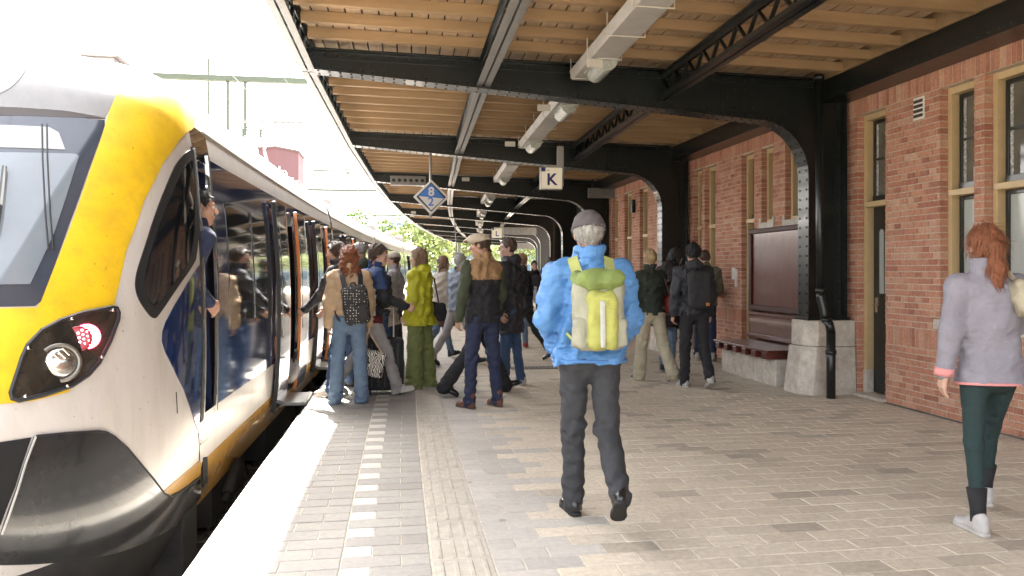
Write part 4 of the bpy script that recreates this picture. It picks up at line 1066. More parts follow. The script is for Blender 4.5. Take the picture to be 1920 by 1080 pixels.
# roof equipment
def roofbox(x0, x1, ya, yb, za, zb, nm='roof_box'):
    mb = MB(); xm = xcar((ya+yb)/2); mb.box(xm+x0, xm+x1, ya, yb, za, zb); mb.box(xm+x0-.02, xm+x1+.02, ya-.02, yb+.02, zb+.001, zb+.03); return mb.build(nm, M_roofeq, train, bevel=.012)
roofbox(-.95, .50, 6.45, 8.4, 2.93, 3.13, 'air_conditioner')
mb = MB(); xm = xcar(6.4); mb.box(xm+.52, xm+.74, 6.5, 6.9, 2.84, 3.03); mb.ell((xm+.63, 6.65, 3.03), (.12, .14, .07), 12, 8); mb.build('roof_antenna', M_roofeq, train, bevel=.01)
for (a, b) in ((9, 12.5), (15.2, 18), (19, 22.5), (25, 28), (29.5, 33), (35.5, 38), (39, 43)): roofbox(-.8, .55, a, b, 2.93, 3.15)
mb = MB(); xm = xcar(15); mb.bar((xm, 16.4, 3.2), (xm, 15.2, 3.75), .05, .05); mb.bar((xm, 15.2, 3.75), (xm, 16.3, 4.5), .04, .04); mb.bar((xm-.75, 16.3, 4.5), (xm+.75, 16.3, 4.5), .05, .05); mb.bar((xm-.75, 16.3, 4.5), (xm-.85, 16.3, 4.38), .04, .04); mb.bar((xm+.75, 16.3, 4.5), (xm+.85, 16.3, 4.38), .04, .04); mb.build('pantograph', M_roofeq, train)
# ------------------------------------------------------------------ beyond the train: overhead line, buildings, trees
M_cat = mat('overhead_green', (.10, .12, .085), .6, var=.1)
M_wire2 = mat('overhead_wire', (.12, .11, .1), .6)
def gantry(y, zb, x0, x1, drops, label, th=.17):
    t = thing('overhead_gantry', label, 'gantry', (x0, y, -.8), 'overhead line gantries across the tracks')
    m = MB(); m.box(x0, x1, y-.12, y+.12, zb-th/2, zb+th/2); m.build('cross_beam', M_cat, t)
    for x in (x0, x1):
        m = MB(); m.box(x-.12, x+.12, y-.121, y+.121, -.85, zb-th/2-.002); m.build('mast', M_cat, t)
    for x in drops:
        m = MB(); m.box(x-.05, x+.05, y-.05, y+.05, zb-1.9, zb-th/2-.001); m.build('drop_post', M_cat, t)
        m = MB(); m.tube([(x, y, zb-1.6), (x+.9, y, zb-1.75)], .03, 6); m.tube([(x+.5, y, zb-1.68), (x+.5, y, zb-1.95)], .05, 8); m.build('insulator', M_cat, t)
p = atd(305, 143, 27); p2 = atd(427, 143, 27); p3 = atd(460, 143, 27)
gantry(27, p.z, p.x-.3, p.x+16, [p2.x, p3.x], 'pale green overhead gantry beam spanning above the train roof', .18)
p = atd(590, 356, 60); gantry(60, p.z, p.x-9, p.x+11, [p.x+1.5], 'thin far overhead gantry behind the pantograph')
p = atd(650, 403, 85); gantry(85, p.z, p.x-2, p.x+14, [p.x+5, p.x+9], 'overhead gantry in front of the pale glass office block')
p = atd(745, 432, 100); gantry(100, p.z, p.x-6, p.x+16, [p.x+3], 'farthest overhead gantry before the spring green trees')
m = MB(); p = atd(588, 320, 40); q = atd(652, 318, 40); m.tube([p+Vector((0, 0, -.25)), p, q, q+Vector((0, 0, -.2))], .055, 8); t = thing('street_lamp', 'thin grey lamp arm hanging in the white sky right of the mauve tower', 'street lamp', p)
m.build('bracket_arm', M_cat, t); m = MB(); m.tube([(q.x, 40, q.z-.1), (q.x, 40, q.z-.25)], .08, 8); m.build('lamp_head', M_cat, t)
m = MB(); m.tube([((p.x+q.x)/2, 40.1, p.z), ((p.x+q.x)/2-.1, 40.1, 12)], .012, 5); m.build('suspension_rod', M_cat, t)
m = MB(); m.tube([((p.x+q.x)/2-.1, 40.1, 12), (-9, 40.1, 12), (-9, 40.1, -.8)], .06, 6); m.build('mast', M_cat, t)
wr_ = MB()
for off, z in ((-1.7, 4.55), (-1.7, 5.6), (-6.2, 4.55), (-6.2, 5.6)):
    ys3 = [-4+4.*i for i in range(26)]
    wr_.tube([(xe(y)+off, y, z) for y in ys3], .009, 4)
tag(wr_.build('overhead_wires', M_wire2, origin=(-2.7, 20, 4.5)), 'thin overhead contact wires above the tracks', 'wires')
# mauve tower with a white sign
M_mauve = mat('mauve_brick', (.17, .08, .09), .85, var=.06, scale=.4)
p = atd(484, 280, 150); q = atd(520, 280, 150); r_ = atd(556, 290, 150)
tw = thing('tower_building', 'mauve brick tower with white lettering on its top floor above the train roof', 'building', (p.x, 150, -.9))
m = MB(); x0, x1 = p.x, q.x; x2 = r_.x
pl = [(x0, 150), (x1, 150-2), (x2, 153), (x2, 162), (x0, 162)]
m.prism(pl, lambda a: (a[0], a[1], -.9), lambda a: (a[0], a[1], q.z)); m.build('tower_wall', M_mauve, tw)
m = MB(); m.prism([(a[0], a[1]) for a in ((x0-.2, 149.8), (x1, 147.8), (x2+.2, 152.9), (x2+.2, 162.2), (x0-.2, 162.2))], lambda a: (a[0], a[1], q.z+.001), lambda a: (a[0], a[1], q.z+.35)); m.build('parapet', mat('parapet', (.16, .1, .1), .8), tw)
for i in range(3):
    zf = q.z-1.0-2.4*i
    if i: 
        m = MB(); m.box(x0+.5, x0+1.9, 149.7, 149.9, zf-1.2, zf); m.build('window', M_glass, tw)
m = MB(); d = Vector((x2-x1, 5, 0)).normalized(); nn = Vector((d.y, -d.x, 0)); b0 = Vector((x1, 148, 0))
for (a, b, z0, z1) in ((.6, 1.0, -2.9, -4.9), (.3, .8, -3.7, -4.4), (1.2, 2.6, -3.9, -4.3), (2.4, 2.9, -4.0, -5.4), (3.0, 4.6, -4.9, -5.8), (2.9, 4.7, -5.8, -6.1)):
    P0, P1 = b0+d*a+nn*.12, b0+d*b+nn*.12; m.bar(P0+Vector((0, 0, q.z+(z0+z1)/2)), P1+Vector((0, 0, q.z+(z0+z1)/2)), .12, abs(z1-z0)*.55)
m.build('sign_lettering', M_swht, tw)
# pale glass office block
M_office = mat('office_white', (.42, .43, .43), .7, var=.05)
M_oglass = mat('office_glass', (.10, .17, .25), .15, var=.25, scale=.5)
p = atd(715, 412, 130); q = atd(838, 455, 130)
ob = thing('office_block', 'pale office block with rows of blue windows beyond the end of the platform', 'building', (p.x, 130, -.9))
m = MB(); m.box(p.x, q.x+16, 130, 142, -.9, p.z); m.build('wall', M_office, ob)
for fl in range(4):
    z1 = p.z-.55-2.3*fl
    for i in range(26):
        x = p.x+.5+1.0*i; m = MB(); m.box(x, x+.72, 129.9, 129.995, z1-1.35, z1)
        m.build('window', M_oglass, ob)
# trees
M_leaf = [mat('leaves_spring', (0, 0, 0), .6, var=.3, scale=2, rand=[(.12, .16, .02), (.17, .21, .03), (.09, .13, .022), (.20, .23, .04)]),
          mat('leaves_dark', (0, 0, 0), .6, var=.3, scale=2, rand=[(.06, .11, .02), (.10, .16, .03), (.13, .19, .035), (.08, .13, .02)])]
M_bark = mat('bark', (.10, .075, .055), .9, var=.4, bump=.6)
def tree(x, y, h, w_, mt, label, seed, leaf=.35, n=900):
    rs = random.Random(seed); t = thing('tree', label, 'tree', (x, y, -.9), 'trees beyond the far end of the station')
    m = MB(); m.tube([(x, y, -.9), (x+.1, y, h*.35), (x+.25, y, h*.7)], [.028*h, .02*h, .006*h], 8)
    tips = []
    for i in range(9):
        a = rs.uniform(0, 2*PI); z0 = h*rs.uniform(.25, .6); e = Vector((x+math.cos(a)*w_*.42, y+math.sin(a)*w_*.42, z0+h*rs.uniform(.12, .3)))
        m.tube([(x+.1, y, z0), ((x+e.x)/2, (y+e.y)/2, (z0+e.z)/2+.1*h*.3), e], [.011*h, .007*h, .002*h], 5); tips.append(e)
    m.build('trunk', M_bark, t, smooth=True)
    cl = [(Vector((x+rs.gauss(0, .22)*w_, y+rs.gauss(0, .22)*w_, h*rs.uniform(.38, .95))), w_*rs.uniform(.13, .24)) for _ in range(26)]+[(e, w_*.18) for e in tips]
    cl = [c for c in cl if math.hypot(c[0].x-x, c[0].y-y) < w_*.5*math.sin(max(.1, min(PI-.1, (c[0].z/h-.15)*PI/.95)))+.15*w_]
    m = MB()
    for i in range(n):
        c, r = rs.choice(cl); d = Vector((rs.gauss(0, 1), rs.gauss(0, 1), rs.gauss(0, .8))).normalized(); p = c+d*r*rs.uniform(.55, 1.05)
        u = Vector((rs.gauss(0, 1), rs.gauss(0, 1), rs.gauss(0, 1))).normalized(); v = u.orthogonal(); s_ = leaf*rs.uniform(.5, 1.2)
        m.add([p-u*s_, p+v*s_*.6, p+u*s_, p-v*s_*.6], [(0, 1, 2, 3)])
    m.build('crown', mt, t)
TREES = [(662, 395, 75, 7.2, 5.0, 1, 'leafy spring tree showing above the train roof right of the far pantograph'), (700, 440, 95, 6, 6, 1, 'small green tree beside the left end of the office block'),
         (722, 400, 112, 9, 3.5, 1, 'slim poplar in front of the office windows'), (752, 420, 115, 8, 3, 1, 'second slim tree in front of the office windows'),
         (800, 455, 78, 6.2, 8, 0, 'bright yellow green tree at the end of the train'), (835, 440, 82, 8, 9, 0, 'yellow green tree behind the hanging V sign'), (868, 445, 88, 8.5, 9, 0, 'yellow green tree right of the hanging V sign'),
         (905, 450, 96, 9, 9, 0, 'yellow green tree behind the flat cap'), (775, 462, 92, 6.5, 7, 0, 'low yellow green tree left of the hanging V sign'), (985, 470, 110, 9, 10, 0, 'tree seen between the far canopy columns'), (1010, 470, 120, 10, 10, 0, 'rightmost tree seen between the far canopy columns'), (945, 460, 105, 9, 9, 0, 'tree hidden low behind the man with glasses')]
for i, (u, v, y, h, w_, k, lb) in enumerate(TREES):
    q = atd(u, v, y); tree(q.x, y, h, w_, M_leaf[k], lb, 40+i, leaf=.22 if k else .26, n=1500)
wd = MB(); rs = random.Random(77)
for i in range(9000):
    x = rs.uniform(-30, 70); p = Vector((x, 150+rs.uniform(-6, 6), rs.uniform(-.9, 6.5+2.0*math.sin(x*.35)+1.2*math.sin(x*.9))))
    u = Vector((rs.gauss(0, 1), rs.gauss(0, 1), rs.gauss(0, 1))).normalized(); v = u.orthogonal(); s_ = rs.uniform(.3, .8)
    wd.add([p-u*s_, p+v*s_*.7, p+u*s_, p-v*s_*.7], [(0, 1, 2, 3)])
wd.build('far_wood', M_leaf[0], kind='stuff', origin=(20, 150, -.9))
# ------------------------------------------------------------------ people: signed-distance bodies and clothes, meshed with surface nets
F32 = np.float32
def V3(*a): return np.array(a, dtype=F32)
def cap(P, a, b, ra, rb):
    a = np.asarray(a, F32); b = np.asarray(b, F32); ba = b-a; pa = P-a
    t = np.clip(pa @ ba/max(float(ba @ ba), 1e-9), 0, 1); return np.linalg.norm(pa-t[:, None]*ba, axis=1)-(ra+(rb-ra)*t)
def ell(P, c, r, Rm=None):
    q = P-np.asarray(c, F32)
    if Rm is not None: q = q @ Rm
    r = np.asarray(r, F32); k0 = np.linalg.norm(q/r, axis=1); k1 = np.linalg.norm(q/(r*r), axis=1)
    return k0*(k0-1)/np.maximum(k1, 1e-6)
def rbox(P, c, b, r, Rm=None):
    q = P-np.asarray(c, F32)
    if Rm is not None: q = q @ Rm
    d = np.abs(q)-(np.asarray(b, F32)-r)
    return np.linalg.norm(np.maximum(d, 0), axis=1)+np.minimum(d.max(axis=1), 0)-r
def smin(a, b, k):
    h = np.clip(.5+.5*(b-a)/k, 0, 1); return b*(1-h)+a*h-k*h*(1-h)
def smax(a, b, k): return -smin(-a, -b, k)
_rn = np.random.RandomState(4); _K = _rn.normal(size=(10, 3)).astype(F32); _K /= np.linalg.norm(_K, axis=1)[:, None]; _PH = _rn.uniform(0, 6.28, 10).astype(F32)
def folds(P, amp, wl_, st=(1, 1, .6)):
    Q = P*np.asarray(st, F32); o = np.zeros(len(P), F32)
    for i in range(7): o += np.sin(Q @ (_K[i]*6.283/(wl_*(.6+.16*i)))+_PH[i]+1.4*np.sin(Q @ (_K[9-i]*3.1/wl_)))
    return o*amp*.3*1.0
def surfnet(f, lo, hi, h):
    lo = np.asarray(lo, F32); n = np.maximum(4, np.ceil((np.asarray(hi)-lo)/h).astype(int)+1)
    ax = [lo[i]+h*np.arange(n[i], dtype=F32) for i in range(3)]
    X, Y, Z = np.meshgrid(*ax, indexing='ij'); P = np.stack([X, Y, Z], -1).reshape(-1, 3)
    v = f(P).reshape(n).astype(F32)
    v[0] = v[-1] = np.maximum(v[0], .01) if False else v[0]*0+.05; v[:, 0] = v[:, -1] = .05; v[:, :, 0] = v[:, :, -1] = .05
    c = {}
    for i in (0, 1):
        for j in (0, 1):
            for k in (0, 1): c[i, j, k] = v[i:n[0]-1+i, j:n[1]-1+j, k:n[2]-1+k]
    neg = sum((c[q] < 0).astype(np.int8) for q in c); mask = (neg > 0) & (neg < 8)
    idx = -np.ones(mask.shape, int); I, J, K_ = np.nonzero(mask); idx[I, J, K_] = np.arange(len(I))
    acc = np.zeros((len(I), 3), F32); cnt = np.zeros(len(I), F32); cv = {q: c[q][I, J, K_] for q in c}
    for a in c:
        for d in range(3):
            if a[d] == 0:
                b = list(a); b[d] = 1; b = tuple(b); va, vb = cv[a], cv[b]; s = (va < 0) != (vb < 0)
                t = np.where(s, va/np.where(s, va-vb, 1), 0); pt = np.zeros((len(I), 3), F32)+np.array(a, F32); pt[:, d] = t
                acc += pt*s[:, None]; cnt += s
    pos = lo+h*(np.stack([I, J, K_], -1)+acc/np.maximum(cnt, 1)[:, None])
    Fs = []
    sg = v < 0
    for d in range(3):
        e = [slice(1, -1)]*3; e[d] = slice(0, -1); e2 = [slice(1, -1)]*3; e2[d] = slice(1, None)
        A, B = sg[tuple(e)], sg[tuple(e2)]; q = np.argwhere(A != B)
        if not len(q): continue
        fl = A[q[:, 0], q[:, 1], q[:, 2]]; o1, o2 = [k for k in range(3) if k != d]
        base = q.copy(); base[:, o1] += 1; base[:, o2] += 1
        def g(da, db):
            b = base.copy(); b[:, o1] -= da; b[:, o2] -= db; return idx[b[:, 0], b[:, 1], b[:, 2]]
        quad = np.stack([g(1, 1), g(0, 1), g(0, 0), g(1, 0)], -1)
        if d == 1: fl = ~fl
        quad[~fl] = quad[~fl][:, ::-1]; Fs.append(quad)
    Fs = np.concatenate(Fs); Fs = Fs[(Fs >= 0).all(1)]
    return pos, Fs
def rot(ax, deg):
    a = R(deg); c, s = math.cos(a), math.sin(a)
    return np.array({'x': [[1, 0, 0], [0, c, -s], [0, s, c]], 'y': [[c, 0, s], [0, 1, 0], [-s, 0, c]], 'z': [[c, -s, 0], [s, c, 0], [0, 0, 1]]}[ax], F32)
def skin(name, col): return mat(name, col, .5, var=.07, scale=30, bump=.08, bscale=150)
SKIN = skin('skin', (.42, .235, .16)); SKIN2 = skin('skin_pale', (.48, .295, .215))
def cloth(name, col, rough=.85, var=.14, **k): return mat(name, col, rough, var=var, scale=9, wrinkle=k.pop('wrinkle', .22), bump=k.pop('bump', .25), bscale=k.pop('bscale', 220), **k)
def hairm(name, col): return mat(name, col, .5, var=.45, scale=16, bump=.9, bscale=60, stretch=(5, 5, .8))
SHOEM = {}
class Person:
    def __init__(s, label, foot, heading, H=1.78, h=.014, legs=((0, 0, 3), (0, 0, 3)), arms=((0, 8, 8, 0), (0, 8, 8, 0)), lean=2, head=(0, 0), anchor='L', female=False, bulk=1., z0=0., group=None, hip_drop=0.):
        s.lab = label; s.h = h; s.k = H/1.8; k = s.k; s.H = H
        s.head_hd = heading; c_, s_ = math.cos(R(heading)), math.sin(R(heading))
        s.Rw = np.array([[c_, s_, 0], [-s_, c_, 0], [0, 0, 1]], F32)      # local -> world
        s.J = J = {}
        s.legs = legs; s.fem = female; s.bulk = bulk
        wid = (.165 if female else .185)*k
        tl, sl2 = .435*k, .425*k; low = 9.
        for sd, (tp, kb, ab), nm in ((-1, legs[0], 'L'), (1, legs[1], 'R')):
            hp = V3(sd*.092*k, 0, 0); tp_, ab_ = R(tp), R(ab)
            d = V3(sd*math.sin(ab_), math.sin(tp_)*math.cos(ab_), -math.cos(tp_)*math.cos(ab_)); kn = hp+d*tl
            sp = R(tp-kb); d2 = V3(sd*math.sin(ab_)*.6, math.sin(sp), -math.cos(sp)); d2 /= np.linalg.norm(d2); an = kn+d2*sl2
            pitch = 0 if abs(tp-kb) < 14 else (tp-kb)*.75            # toes down when the shank trails
            J['hip'+nm], J['kn'+nm], J['an'+nm], J['fp'+nm] = hp, kn, an, pitch
            fz = an[2]-.085*k - (max(0, -math.sin(R(pitch)))*.16*k if pitch < 0 else 0); low = min(low, fz)
        s.hz = -low-hip_drop
        lift = V3(0, 0, s.hz)
        for q in list(J):
            if not q.startswith('fp'): J[q] = J[q]+lift
        l = R(lean); s.up = V3(0, math.sin(l), math.cos(l)); s.fw = V3(0, math.cos(l), -math.sin(l)); s.rt = V3(1, 0, 0); s.hipc = V3(0, 0, s.hz)
        s.T = np.stack([s.rt, s.fw, s.up], 1)                          # torso frame columns
        J['neck'] = s.hipc+s.up*.555*k
        for sd, (ap, ab, eb, ei), nm in ((-1, arms[0], 'L'), (1, arms[1], 'R')):
            sh = s.hipc+s.up*.50*k+s.rt*sd*wid; a_, b_ = R(ap), R(ab)
            d = V3(sd*math.sin(b_), math.sin(a_)*math.cos(b_), -math.cos(a_)*math.cos(b_)); el = sh+d*.29*k
            f_ = R(ap+eb); d2 = V3(sd*math.sin(b_)*.5-sd*math.sin(R(ei)), math.sin(f_)*math.cos(R(ei)), -math.cos(f_)*math.cos(R(ei))); d2 /= np.linalg.norm(d2)
            J['sh'+nm], J['el'+nm], J['wr'+nm], J['hd'+nm] = sh, el, el+d2*.255*k, d2
        hy, hp_ = head; s.RH = (rot('z', -hy) @ rot('x', -hp_)).astype(F32)
        s.hc = J['neck']+s.up*.075*k+s.RH @ V3(0, .02, .095)*k
        # put the anchor foot (its sole centre) at `foot`
        if anchor == 'C': a = V3(0, 0, 0)
        else: a = J['an'+anchor]+V3(0, .05*k, 0)
        off = s.Rw @ V3(a[0], a[1], 0)
        s.loc = V3(foot[0]-off[0], foot[1]-off[1], z0)
        s.root = thing('person', label, 'person', tuple(float(q) for q in s.loc), group)
        s.parts = {}
    def w(s, p): return Vector([float(q) for q in (s.Rw @ np.asarray(p, F32))+s.loc])
    def mesh(s, name, f, lo, hi, m, h=None, parent=None, mats=None, post=None, label=None):
        pos, Fs = surfnet(f, lo, hi, h or s.h); return s.put(name, pos, Fs, m, parent, post, label)
    def put(s, name, pos, Fs, m, parent=None, post=None, label=None, root=None):
        me = bpy.data.meshes.new(name); W_ = pos @ s.Rw.T
        me.from_pydata(W_.tolist(), [], Fs.tolist())
        for mm in (m if isinstance(m, (list, tuple)) else [m]): me.materials.append(mm)
        me.polygons.foreach_set('use_smooth', [True]*len(Fs))
        if post is not None:
            cen = pos[Fs].mean(1); me.polygons.foreach_set('material_index', post(cen).astype(np.int32))
        me.update(); o = bpy.data.objects.new(name, me); COL.objects.link(o)
        if root is None:
            o.parent = parent or s.root; WL[o.name] = WL[s.root.name]
        if label: o['label'] = label
        return o
    # ---- body
    def HP(s, P): return (P-s.hc) @ s.RH/s.k                            # into the head's own frame
    def head_f(s, P):
        Q = s.HP(P)
        d = ell(Q, (0, -.012, .030), (.074, .094, .093)); d = smin(d, ell(Q, (0, .020, -.045), (.058, .068, .080)), .03)
        d = smin(d, cap(Q, (-.012, .066, -.100), (.012, .066, -.100), .020, .020), .03)
        d = smin(d, ell(Q, (0, .070, .032), (.052, .022, .013)), .012)
        for sd in (-1, 1):
            d = smax(d, -ell(Q, (sd*.031, .098, .012), (.020, .018, .013)), .012)
            d = smin(d, ell(Q, (sd*.040, .062, -.022), (.020, .020, .016)), .02)
            d = smin(d, ell(Q, (sd*.077, -.008, -.004), (.010, .021, .031), rot('z', sd*18)), .006)
        d = smin(d, cap(Q, (0, .088, .018), (0, .108, -.024), .009, .014), .008)
        d = smin(d, ell(Q, (0, .086, -.055), (.024, .012, .0065)), .006); d = smin(d, ell(Q, (0, .085, -.068), (.020, .012, .0065)), .006)
        d = d*s.k
        return smin(d, cap(P, s.J['neck']-s.up*.05*s.k, s.hc+(s.RH @ V3(0, -.02, -.06))*s.k, .058*s.k, .052*s.k), .025)
    def hand(s, nm, curl=35, grip=False):
        k = s.k; wr, d = s.J['wr'+nm], s.J['hd'+nm]; sd = -1 if nm == 'L' else 1
        z = -d; x = s.rt*(-sd)-z*float((s.rt*(-sd)) @ z); x /= np.linalg.norm(x); y = np.cross(z, x)     # x: palm normal towards the body
        fwd = 1 if y[1] >= 0 else -1
        M_ = np.stack([x, y, z], 1)
        def f(P):
            Q = (P-wr) @ M_/k; Q[:, 1] *= fwd
            o = rbox(Q, (0, 0, -.048), (.014, .038, .046), .012); o = smin(o, cap(Q, (0, 0, .03), (0, 0, -.01), .024, .026), .02)
            for i, (yy, L_) in enumerate(((-.029, .058), (-.010, .072), (.010, .077), (.029, .068))):
                c1 = R(curl*(1.0+.12*i)); c2 = R(curl*2.1); a = V3(0, yy, -.088); b = a+V3(math.sin(c1), 0, -math.cos(c1))*L_*.5; e = b+V3(math.sin(c2), 0, -math.cos(c2))*L_*.5
                o = smin(o, np.minimum(cap(Q, a, b, .0095, .0085), cap(Q, b, e, .0085, .007)), .004)
            a = V3(.004, .034, -.025); b = V3(.018, .058, -.055); e = V3(.026, .055, -.088)
            o = smin(o, np.minimum(cap(Q, a, b, .013, .0105), cap(Q, b, e, .0105, .008)), .006)
            return o*k
        c = wr+d*.09*k; return surfnet(f, c-.125*k, c+.125*k, max(.0055, s.h*.5))
    def body(s, m=SKIN, hands='LR', curl=35):
        J, k = s.J, s.k
        def core(P):
            d = ell(P, s.hipc+s.up*.30*k, (.13*k, .075*k, .24*k), s.T)
            d = smin(d, ell(P, s.hipc, (.12*k, .075*k, .1*k)), .04)
            for n_ in 'LR':
                d = smin(d, np.minimum(cap(P, J['hip'+n_], J['kn'+n_], .05*k, .04*k), cap(P, J['kn'+n_], J['an'+n_], .038*k, .028*k)), .03)
                d = smin(d, cap(P, J['an'+n_], J['an'+n_]+V3(0, .08, -.045)*k, .028*k, .022*k), .02)
                d = smin(d, np.minimum(cap(P, J['sh'+n_], J['el'+n_], .032*k, .028*k), cap(P, J['el'+n_], J['wr'+n_], .028*k, .022*k)), .03)
            return smin(d, cap(P, s.hipc+s.up*.4*k, J['neck'], .05*k, .05*k), .04)
        A = np.stack([J[q] for q in J if not q.startswith(('fp', 'hdL', 'hdR'))]); lo, hi = A.min(0)-.17, A.max(0)+.17; lo[2] = max(lo[2], .01)
        ms = [surfnet(core, lo, hi, .02), surfnet(s.head_f, s.hc-.17*k, s.hc+.17*k, max(.0065, s.h*.55))]
        for n_ in hands: ms.append(s.hand(n_, curl))
        pos = np.concatenate([a for a, b in ms]); o = 0; Fs = []
        for a, b in ms: Fs.append(b+o); o += len(a)
        s.b = s.put('body', pos, np.concatenate(Fs), m)
        g = lambda q: s.w(s.hc+(s.RH @ V3(*q))*k)
        for sd in (-1, 1):
            eye = MB(); iris = MB(); eye.ell(g((sd*.031, .079, .011)), (.0115*k,)*3, 8, 6); iris.ell(g((sd*.031, .0885, .011)), (.0052*k,)*3, 8, 6)
            eye.add(iris.v, iris.f, 1); eye.build('eye', [mat('eye_white', (.62, .58, .55), .25, var=.03), mat('iris', (.03, .022, .016), .2)], s.root, smooth=True)
        def lips(P): Q = s.HP(P); return np.minimum(ell(Q, (0, .0885, -.055), (.022, .012, .0055)), ell(Q, (0, .0875, -.067), (.018, .012, .006)))*k
        s.mesh('lips', lips, s.hc+(s.RH @ V3(-.03, .06, -.08))*k-.02, s.hc+(s.RH @ V3(.03, .11, -.04))*k+.02, mat('lips', (.42, .17, .14), .45), h=.006)
        return s
    # ---- hair and headwear
    def hair(s, m, style='short', vol=.012, capped=False):
        k = s.k
        def f(P):
            Q = s.HP(P); y = Q[:, 1]; z = Q[:, 2]
            line = np.interp(y, [-.06, -.02, .03, .055, .09], [-.075, -.035, .012, .062, .074])
            d = ell(Q, (0, -.016, .034), (.076+vol, .094+vol, .093+vol)); n_ = folds(P/k, .0075, .035, (1, 1, .35))
            if style in ('long', 'curly', 'ponytail', 'bun', 'bob'): line = np.interp(y, [-.06, -.01, .03, .055, .09], [-.11, -.06, -.03, .055, .072])
            d = smax(d, (line-z)*.8, .008)
            if style in ('long', 'curly'):
                for x_ in (-.05, 0, .05): d = smin(d, cap(Q, (x_, -.06, .0), (x_*1.5, -.085, -.21), .045, .035), .03)
                for sd in (-1, 1): d = smin(d, cap(Q, (sd*.07, -.02, .02), (sd*.085, -.04, -.16), .025, .026), .02)
                if style == 'curly': n_ = folds(P/k, .02, .05, (1, 1, .8))
            if style == 'bob': 
                for sd in (-1, 1): d = smin(d, cap(Q, (sd*.065, -.01, .02), (sd*.07, -.01, -.07), .035, .03), .02)
                d = smin(d, cap(Q, (-.04, -.075, -.05), (.04, -.075, -.05), .045, .045), .03)
            if style == 'ponytail':
                d = smin(d, cap(Q, (0, -.105, .03), (0, -.13, .0), .022, .028), .01); d = smin(d, cap(Q, (0, -.13, .0), (.005, -.125, -.14), .036, .046), .015); d = smin(d, cap(Q, (.005, -.125, -.14), (.01, -.115, -.30), .046, .018), .02)
            if style == 'bun': d = smin(d, ell(Q, (0, -.115, .02), (.042, .036, .042)), .012)
            if capped: d = smax(d, Q[:, 2]-.045+.15*Q[:, 1], .004); n_ = n_*.5
            return (d+n_)*k
        ex = .38 if style in ('long', 'curly', 'ponytail') else .15
        o = s.mesh('hair', f, s.hc-V3(.17, .2, ex)*k, s.hc+V3(.17, .16, .17)*k, m, h=max(.007, s.h*.6))
        if s.h <= .0125: s.strands(o, m, 900 if style in ('long', 'curly', 'ponytail') else 450, {'short': .035, 'curly': .06, 'ponytail': .09, 'long': .09}.get(style, .04), style == 'curly')
        return o
    def strands(s, o, m, n, L_, curl):                 # loose locks lying on the hair
        rs = random.Random(9); me = o.data; P = me.polygons; mb = MB(); loc = Vector(WL[s.root.name]); top = max(v.co.z for v in me.vertices)
        for i in range(n):
            f = P[rs.randrange(len(P))]; nn = Vector(f.normal); p = Vector(f.center)+nn*.001; g = Vector((rs.gauss(0, .25), rs.gauss(0, .25), -1))
            if nn.z > .75: g = Vector((rs.gauss(0, 1), rs.gauss(0, 1), -.2))
            d = (g-nn*g.dot(nn)).normalized(); b = d.cross(nn).normalized(); l = L_*rs.uniform(.5, 1.2); w_ = rs.uniform(.0018, .0038); pts = []
            for q in range(5):
                t = q/4; c = p+d*l*t+nn*(.010*math.sin(t*2.6))+b*((.014*math.sin(t*7+i)) if curl else .004*math.sin(t*3+i)); ww = w_*(1-t*.8); pts += [c-b*ww, c+b*ww]
            mb.add([q+loc for q in pts], [(2*q, 2*q+1, 2*q+3, 2*q+2) for q in range(4)])
        mb.build('hair_strands', m, s.root, smooth=True, kind='stuff')
    def beard(s, m):
        def f(P):
            Q = s.HP(P); d = s.head_f(P)/s.k-.006; d = smax(d, Q[:, 2]+.045-.3*np.abs(Q[:, 0]), .01); d = smax(d, -(Q[:, 2]+.14), .01); return smax(d, -(Q[:, 1]-.0), .01)*s.k
        s.mesh('beard', f, s.hc-.16, s.hc+.14, m, h=.008)
    def cap_(s, m, kind='flat'):
        k = s.k
        def f(P):
            Q = s.HP(P)
            if kind == 'flat':
                d = ell(Q, (0, .004, .062), (.098, .128, .066), rot('x', 6)); d = smax(d, .030-.18*Q[:, 1]-Q[:, 2], .006)
                b = smax(ell(Q, (0, .105, .045), (.078, .075, .045)), -ell(Q, (0, .10, .032), (.08, .08, .045)), .004); d = smin(d, b, .008)
            elif kind == 'cap':
                d = ell(Q, (0, -.012, .045), (.093, .112, .092)); d = smax(d, .033-.15*Q[:, 1]-Q[:, 2], .005)
                b = rbox(Q, (0, .135, .052), (.066, .06, .005), .004, rot('x', -8)); d = smin(d, b, .006)
            else:
                d = ell(Q, (0, -.014, .05), (.097, .115, .098)); d = smax(d, .02-.25*Q[:, 1]-Q[:, 2], .005)
                d = smin(d, smax(ell(Q, (0, -.014, .045), (.101, .119, .1)), np.abs(.035-.25*Q[:, 1]-Q[:, 2])-.012, .004), .004)
            return (d+folds(P/k, .0025, .05))*k
        return s.mesh({'flat': 'flat_cap', 'cap': 'cap', 'beanie': 'beanie'}[kind], f, s.hc-V3(.13, .2, .05)*k, s.hc+V3(.13, .26, .18)*k, m, h=max(.006, s.h*.55))
    def glasses(s, m):
        g = lambda q: s.w(s.hc+(s.RH @ V3(*q))*s.k); mb = MB()
        for sd in (-1, 1):
            mb.tube([g((sd*.031+.022*math.cos(a), .105, .009+.017*math.sin(a))) for a in np.linspace(0, 2*PI, 13)], .0022, 5)
            mb.tube([g((sd*.053, .103, .012)), g((sd*.074, .07, .012)), g((sd*.080, -.01, .012))], .002, 5)
        mb.tube([g((-.009, .106, .012)), g((.009, .106, .012))], .002, 5); mb.build('glasses', m, s.root)
